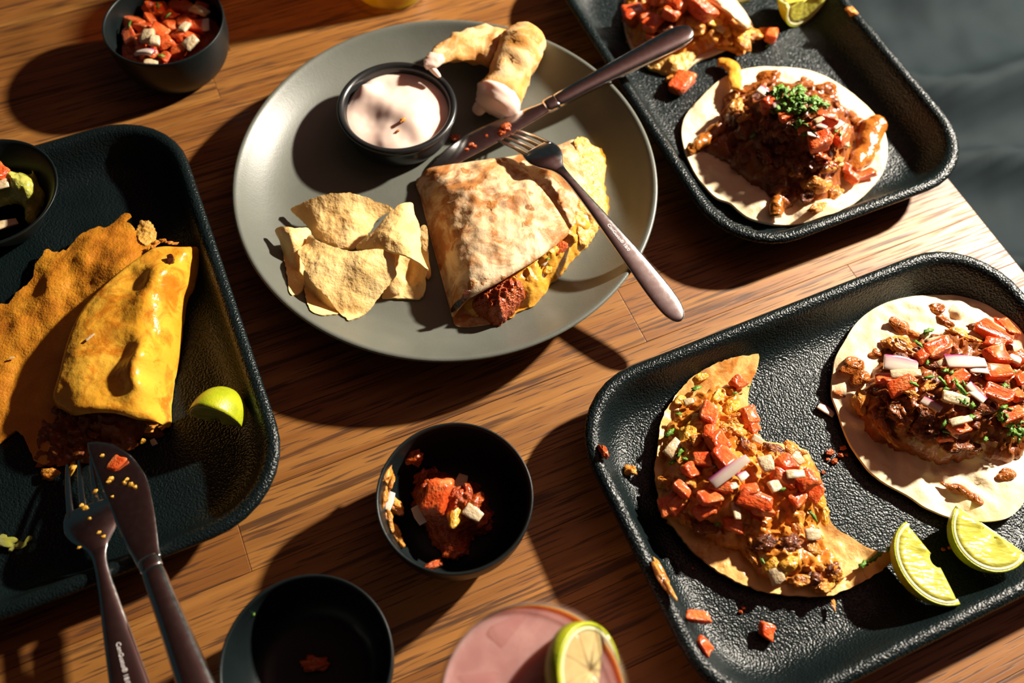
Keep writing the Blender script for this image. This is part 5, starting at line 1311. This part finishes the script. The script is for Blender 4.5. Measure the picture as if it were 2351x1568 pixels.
tops([('tomato', 900, 250, 100, 80, 40), ('tomato', 730, 440, 130, 110, 70, .002), ('tomato', 730, 540, 110, 90, 80, .003), ('tomato', 780, 610, 150, 110, -60, .004), ('tomato', 810, 690, 130, 110, -50, .004), ('tomato', 960, 450, 130, 90, -70, .003), ('tomato', 985, 510, 90, 70, -50, .002), ('tomato', 570, 870, 120, 90, -40, .003), ('tomato', 490, 980, 130, 120, 20, .002), ('tomato', 540, 960, 110, 80, 40, .002), ('tomato', 730, 920, 120, 90, 20, .004), ('tomato', 715, 990, 130, 90, 30, .003), ('tomato', 990, 930, 180, 110, -20, .004), ('tomato', 1030, 970, 150, 110, 10, .003), ('tomato', 1180, 720, 120, 100, 20, .004), ('tomato', 1170, 810, 150, 80, -20, .004), ('tomato', 1300, 820, 150, 110, 30, .004), ('tomato', 1345, 890, 130, 90, 60, .002), ('tomato', 1250, 930, 120, 90, 40, .002), ('tomato', 870, 1080, 130, 70, -15, .003), ('tomato', 800, 850, 120, 70, -20, .003), ('tomato', 960, 880, 100, 80, 0, .004), ('tomato', 620, 760, 100, 90, 30, .002), ('tomato', 690, 700, 90, 80, 0, .002),
      ('onion', 850, 760, 260, 70, 38, .010), ('onion', 925, 790, 70, 50, 30, .006), ('white', 520, 630, 140, 90, 52, .004), ('white', 1060, 720, 110, 100, -70, .008), ('white', 1230, 780, 130, 60, 5, .009), ('white', 1240, 690, 90, 70, -40, .006), ('white', 885, 990, 130, 56, -80, .006), ('white', 1110, 850, 90, 80, 20, .007), ('white', 1330, 1130, 110, 80, 5, .004), ('white', 1120, 1370, 100, 110, 15, .003), ('white', 1010, 580, 80, 50, -20, .004), ('white', 870, 850, 60, 50, 20, .006), ('white', 610, 360, 70, 50, 10, .002),
      ('leaf', 655, 280, 90, 60, 30, .003), ('leaf', 500, 540, 110, 60, 40, .004), ('leaf', 555, 430, 60, 40, 10, .003), ('leaf', 560, 650, 110, 60, 60, .004), ('leaf', 520, 710, 70, 50, 20, .003), ('leaf', 780, 1070, 64, 50, 20, .006), ('leaf', 1330, 1020, 110, 50, -50, .003), ('leaf', 1630, 1300, 110, 70, 35, .005), ('leaf', 1710, 1250, 90, 60, 40, .005), ('leaf', 1680, 1275, 90, 60, 30, .005), ('leaf', 1770, 1215, 60, 44, 60, .005), ('leaf', 1050, 1300, 90, 40, -50, .003), ('leaf', 1150, 870, 60, 40, 20, .009), ('leaf', 880, 310, 40, 30, 20, .002), ('leaf', 590, 690, 60, 40, 0, .004), ('leaf', 960, 270, 30, 24, 20, .002),
      ('corn', 660, 480, 130, 80, 30), ('corn', 610, 540, 150, 90, 60), ('corn', 780, 330, 110, 60, 60), ('corn', 870, 390, 110, 80, 40), ('corn', 560, 350, 70, 50, 30), ('corn', 690, 210, 120, 60, 40, -.002), ('corn', 1360, 920, 110, 70, -60), ('corn', 1390, 980, 100, 50, -70), ('corn', 1400, 1040, 80, 40, -80), ('corn', 1100, 1310, 110, 90, 20), ('corn', 1200, 1290, 110, 90, 20), ('corn', 1160, 1330, 90, 70, 0),
      ('meat', 1440, 1330, 110, 80, 20), ('meat', 1330, 1390, 130, 80, 10), ('chicken', 1400, 1430, 130, 80, 20), ('chicken', 1460, 1380, 110, 80, 60), ('chicken', 1260, 1400, 120, 70, 0), ('chicken', 980, 1260, 130, 60, -50), ('chicken', 1450, 1540, 60, 24, -80, -.002), ('meat', 1200, 1180, 140, 90, 20), ('meat', 1040, 1180, 160, 90, 10), ('meat', 940, 620, 110, 70, -60), ('meat', 1120, 640, 140, 50, -20), ('chicken', 1220, 640, 120, 70, -20), ('chicken', 470, 830, 90, 80, 30), ('chicken', 860, 520, 90, 140, 80), ('chicken', 960, 640, 100, 80, -50), ('meat', 700, 1080, 160, 90, 0)], F3, t3, 1340, 780, 2.529)
scatter('chicken', 34, U5([(520, 420), (820, 300), (930, 520), (1250, 640), (1370, 850), (1300, 1080), (1420, 1300), (1350, 1440), (1100, 1380), (900, 1180), (560, 1040), (470, 820)]), F3, t3, (22, 44), (.45, .85), -.001, 12)

# --- whole taco on the pebbled tray
U6 = lambda pts: zoomed(pts, 1850, 640, 2.613)
t4 = thing('open_taco', at(2180, 930, FLOOR_T), 'whole open taco with brown meat, red onion and tomato', 'taco')
tor4 = [(158, 650, .0130), (165, 560, .0135), (180, 470, .0135), (235, 372, .0130), (290, 282, .0125), (360, 212, .0120), (460, 152, .0115), (580, 116, .0110), (700, 99, .0105), (800, 95, .0105), (920, 101, .0105), (1050, 140, .0105), (1150, 190, .0105), (1250, 258, .0105), (1315, 345, .0105), (1365, 470, .0105), (1395, 610, .0105), (1410, 760, .0105), (1408, 920, .0105), (1390, 1090, .0110), (1355, 1230, .0115), (1305, 1350, .0120), (1225, 1428, .0125), (1120, 1452, .0130), (1000, 1452, .0130), (900, 1440, .0125), (740, 1380, .0120), (600, 1292, .0120), (470, 1222, .0120), (380, 1150, .0120), (300, 1042, .0120), (240, 930, .0120), (195, 800, .0125), (165, 720, .0125)]
_, t4f = patch('tortilla', drape(U6(tor4)), U6([(600, 600, .0085), (900, 800, .0085), (700, 1000, .0085), (1200, 700, .0085), (320, 400, .0175), (260, 520, .0160), (680, 170, .0165), (860, 200, .0185), (950, 190, .0155), (1000, 1250, .0130), (1150, 1330, .0170), (1230, 1180, .0150), (400, 250, .0150)]), FLOUR, t4, .0024, .0026, floor=tray_z, noises=[(42, .0036), (140, .0009)], seed=111)
fil4 = [(400, 560, .0155), (460, 420, .0165), (620, 360, .0175), (760, 330, .0175), (880, 280, .0165), (1000, 260, .0165), (1150, 300, .0165), (1270, 400, .0165), (1380, 560, .0165), (1400, 760, .0165), (1360, 960, .0160), (1260, 1080, .0150), (1120, 1100, .0140), (980, 1080, .0140), (860, 1090, .0140), (700, 1060, .0145), (560, 1010, .0145), (420, 940, .0145), (330, 830, .0145), (320, 690, .0150)]
_, t4m = patch('meat_filling', U6(fil4), U6([(560, 560, .026), (700, 540, .031), (560, 720, .031), (720, 720, .036), (900, 660, .036), (1060, 640, .034), (900, 860, .034), (700, 900, .029), (1100, 820, .034), (1200, 700, .031), (1050, 980, .025), (520, 880, .024), (850, 480, .029), (1050, 480, .028), (1200, 520, .027)]),
    MEAT, t4, .004, .0019, floor=tray_z, base=.0085, noises=[(75, .0055), (220, .0032)], jag=.0030, round_edge=.003, seed=112)
F4 = lambda x, y: max(t4m.z(x, y), t4f.z(x, y), tray_z(x, y) + .002)
scatter('meat', 44, U6([(460, 480), (700, 400), (950, 340), (1200, 460), (1300, 700), (1240, 950), (1000, 1020), (700, 1000), (480, 900), (400, 700)]), F4, t4, (26, 56), (.45, .8), -.001, 15)
tops([('sauce', 770, 190, 120, 100, 10, -.002), ('sauce', 840, 260, 140, 70, -40, -.002), ('sauce', 560, 290, 130, 110, -20, -.001), ('sauce', 620, 330, 110, 80, -20, -.001), ('sauce', 420, 450, 90, 60, 10, -.002), ('sauce', 270, 530, 140, 110, 20, .0), ('sauce', 330, 600, 130, 90, 40, .0), ('sauce', 300, 560, 150, 70, 70, .001), ('sauce', 210, 690, 110, 50, -15, -.002), ('chicken', 330, 740, 150, 90, -75, .002), ('chicken', 540, 390, 170, 90, 10), ('chicken', 600, 430, 160, 80, -30), ('chicken', 940, 350, 190, 80, -15), ('chicken', 1020, 380, 120, 70, -20), ('meat', 1010, 300, 90, 80, 30), ('sauce', 450, 860, 150, 80, -60, .001), ('chicken', 480, 930, 190, 50, -45, .001), ('sauce', 600, 860, 110, 60, 30, .001), ('sauce', 900, 1260, 150, 60, -25, .0), ('sauce', 980, 1300, 150, 60, -30, .0), ('sauce', 1030, 1330, 80, 60, -60, .0), ('sauce', 1200, 1180, 110, 80, 10, .0), ('chicken', 640, 700, 160, 60, -15), ('chicken', 760, 650, 150, 70, 30), ('meat', 1040, 780, 160, 110, 10), ('meat', 900, 1000, 200, 90, 5),
      ('tomato', 800, 430, 190, 110, 20, .004), ('tomato', 690, 470, 80, 70, -60, .004), ('tomato', 470, 600, 130, 80, 5, .004), ('tomato', 570, 640, 160, 90, 20, .004), ('tomato', 1130, 320, 200, 90, -30, .005), ('tomato', 1190, 300, 150, 90, -60, .004), ('tomato', 1130, 390, 120, 60, -20, .004), ('tomato', 1150, 460, 160, 110, 10, .004), ('tomato', 1150, 560, 160, 90, 0, .004), ('tomato', 1140, 700, 190, 100, -20, .005), ('tomato', 900, 600, 140, 80, 20, .006), ('tomato', 1030, 690, 110, 70, -50, .005), ('tomato', 1270, 700, 120, 80, 30, .004), ('tomato', 920, 890, 160, 90, 30, .005), ('tomato', 1230, 820, 130, 90, 10, .004), ('tomato', 840, 950, 90, 60, 0, .003), ('tomato', 1290, 480, 110, 90, 30, .004), ('tomato', 1300, 600, 110, 90, 30, .004),
      ('onion', 570, 510, 210, 90, -8, .008), ('white', 600, 570, 200, 70, -4, .008), ('onion', 960, 500, 230, 90, 0, .008), ('onion', 1040, 540, 120, 70, -10, .007), ('onion', 755, 755, 120, 50, -38, .006), ('white', 900, 720, 200, 80, -10, .009), ('onion', 1030, 700, 100, 60, -40, .008), ('white', 930, 850, 150, 60, 10, .009), ('onion', 900, 920, 80, 40, 60, .007), ('onion', 1250, 480, 60, 80, 80, .006), ('white', 780, 370, 110, 50, 10, .004), ('white', 820, 500, 80, 40, 20, .006), ('onion', 1000, 660, 80, 50, -40, .009),
      ('leaf', 740, 310, 90, 60, 20, .005), ('leaf', 720, 320, 60, 50, 60, .005), ('leaf', 680, 390, 80, 60, -30, .005), ('leaf', 650, 630, 80, 50, -20, .010), ('leaf', 730, 500, 60, 40, 70, .009), ('leaf', 740, 590, 90, 40, 10, .010), ('leaf', 840, 550, 70, 50, 20, .010), ('leaf', 820, 610, 90, 50, -50, .010), ('leaf', 930, 660, 120, 60, -40, .012), ('leaf', 840, 660, 60, 40, 10, .010), ('leaf', 1000, 760, 60, 60, 70, .011), ('leaf', 830, 870, 80, 40, 60, .010), ('leaf', 850, 920, 90, 36, -10, .010), ('leaf', 910, 900, 70, 40, 60, .010), ('leaf', 990, 830, 70, 60, 20, .010), ('leaf', 1160, 690, 90, 40, -30, .009), ('leaf', 1060, 560, 60, 40, 10, .008), ('leaf', 1200, 640, 80, 60, 20, .007), ('leaf', 1190, 770, 80, 60, 30, .009), ('leaf', 1080, 960, 60, 50, 60, .006), ('leaf', 1240, 560, 70, 50, 30, .006)], F4, t4, 1850, 640, 2.613)
scatter('leaf', 26, U6([(1160, 780), (1280, 760), (1309, 980), (1200, 960), (1160, 860)]), F4, t4, (16, 36), (.6, 1.0), .007, 16, .8)
scatter('leaf', 14, U6([(860, 560), (960, 580), (980, 760), (860, 700)]), F4, t4, (14, 26), (.6, 1.0), .011, 17, .8)
patch('tortilla_blister', U6([(850, 215, .0165), (860, 165, .0165), (920, 145, .0160), (985, 185, .0150), (995, 240, .0150), (940, 275, .0150), (880, 262, .0160)]), U6([(920, 205, .0215)]), FLOUR, t4, .004, .0018, base=.010, noises=[(120, .0008)], seed=115)

# loose bits on the pebbled tray
LB2 = 'loose scraps on the pebbled tray'
loose('onion', 1896, 942, 40, 22, -35, FLOOR_T, 'purple onion sliver leaning against the whole taco', 'onion', LB2)
loose('chicken', 1446, 1084, 26, 26, 60, 'tray', 'round brown crumb near the corner of the pebbled tray', 'food scrap', LB2)
loose('salsa', 1384, 1042, 16, 34, 20, 'tray', 'dark red scrap on the rim of the pebbled tray', 'food scrap', LB2)
loose('chicken', 1520, 1330, 90, 20, -60, 'tray', 'long orange strand stuck to the tray wall', 'food scrap', LB2)
loose('tomato', 1592, 1425, 52, 30, -5, 'tray', 'orange diced piece lying below the bitten taco', 'food scrap', LB2)
loose('tomato', 1612, 1487, 44, 22, -50, 'tray', 'pinkish piece stuck on the wall of the pebbled tray', 'food scrap', LB2)
loose('tomato', 1758, 1451, 38, 30, -20, FLOOR_T, 'small orange cube alone on the tray floor', 'food scrap', LB2)
for x_, y_, l_ in ((1905, 1040, 18), (1935, 1030, 14), (1928, 1046, 12), (1915, 1060, 14), (1900, 1055, 9), (1942, 1045, 8), (1890, 1085, 9), (1700, 1405, 9), (1707, 1396, 9), (1590, 1305, 6), (2165, 1262, 9), (2180, 1258, 8)):
    loose('salsa', x_, y_, l_, l_ * .8, 10, FLOOR_T, 'tiny red speck of sauce on the pebbled tray floor', 'food scrap', 'sauce specks on the pebbled tray')
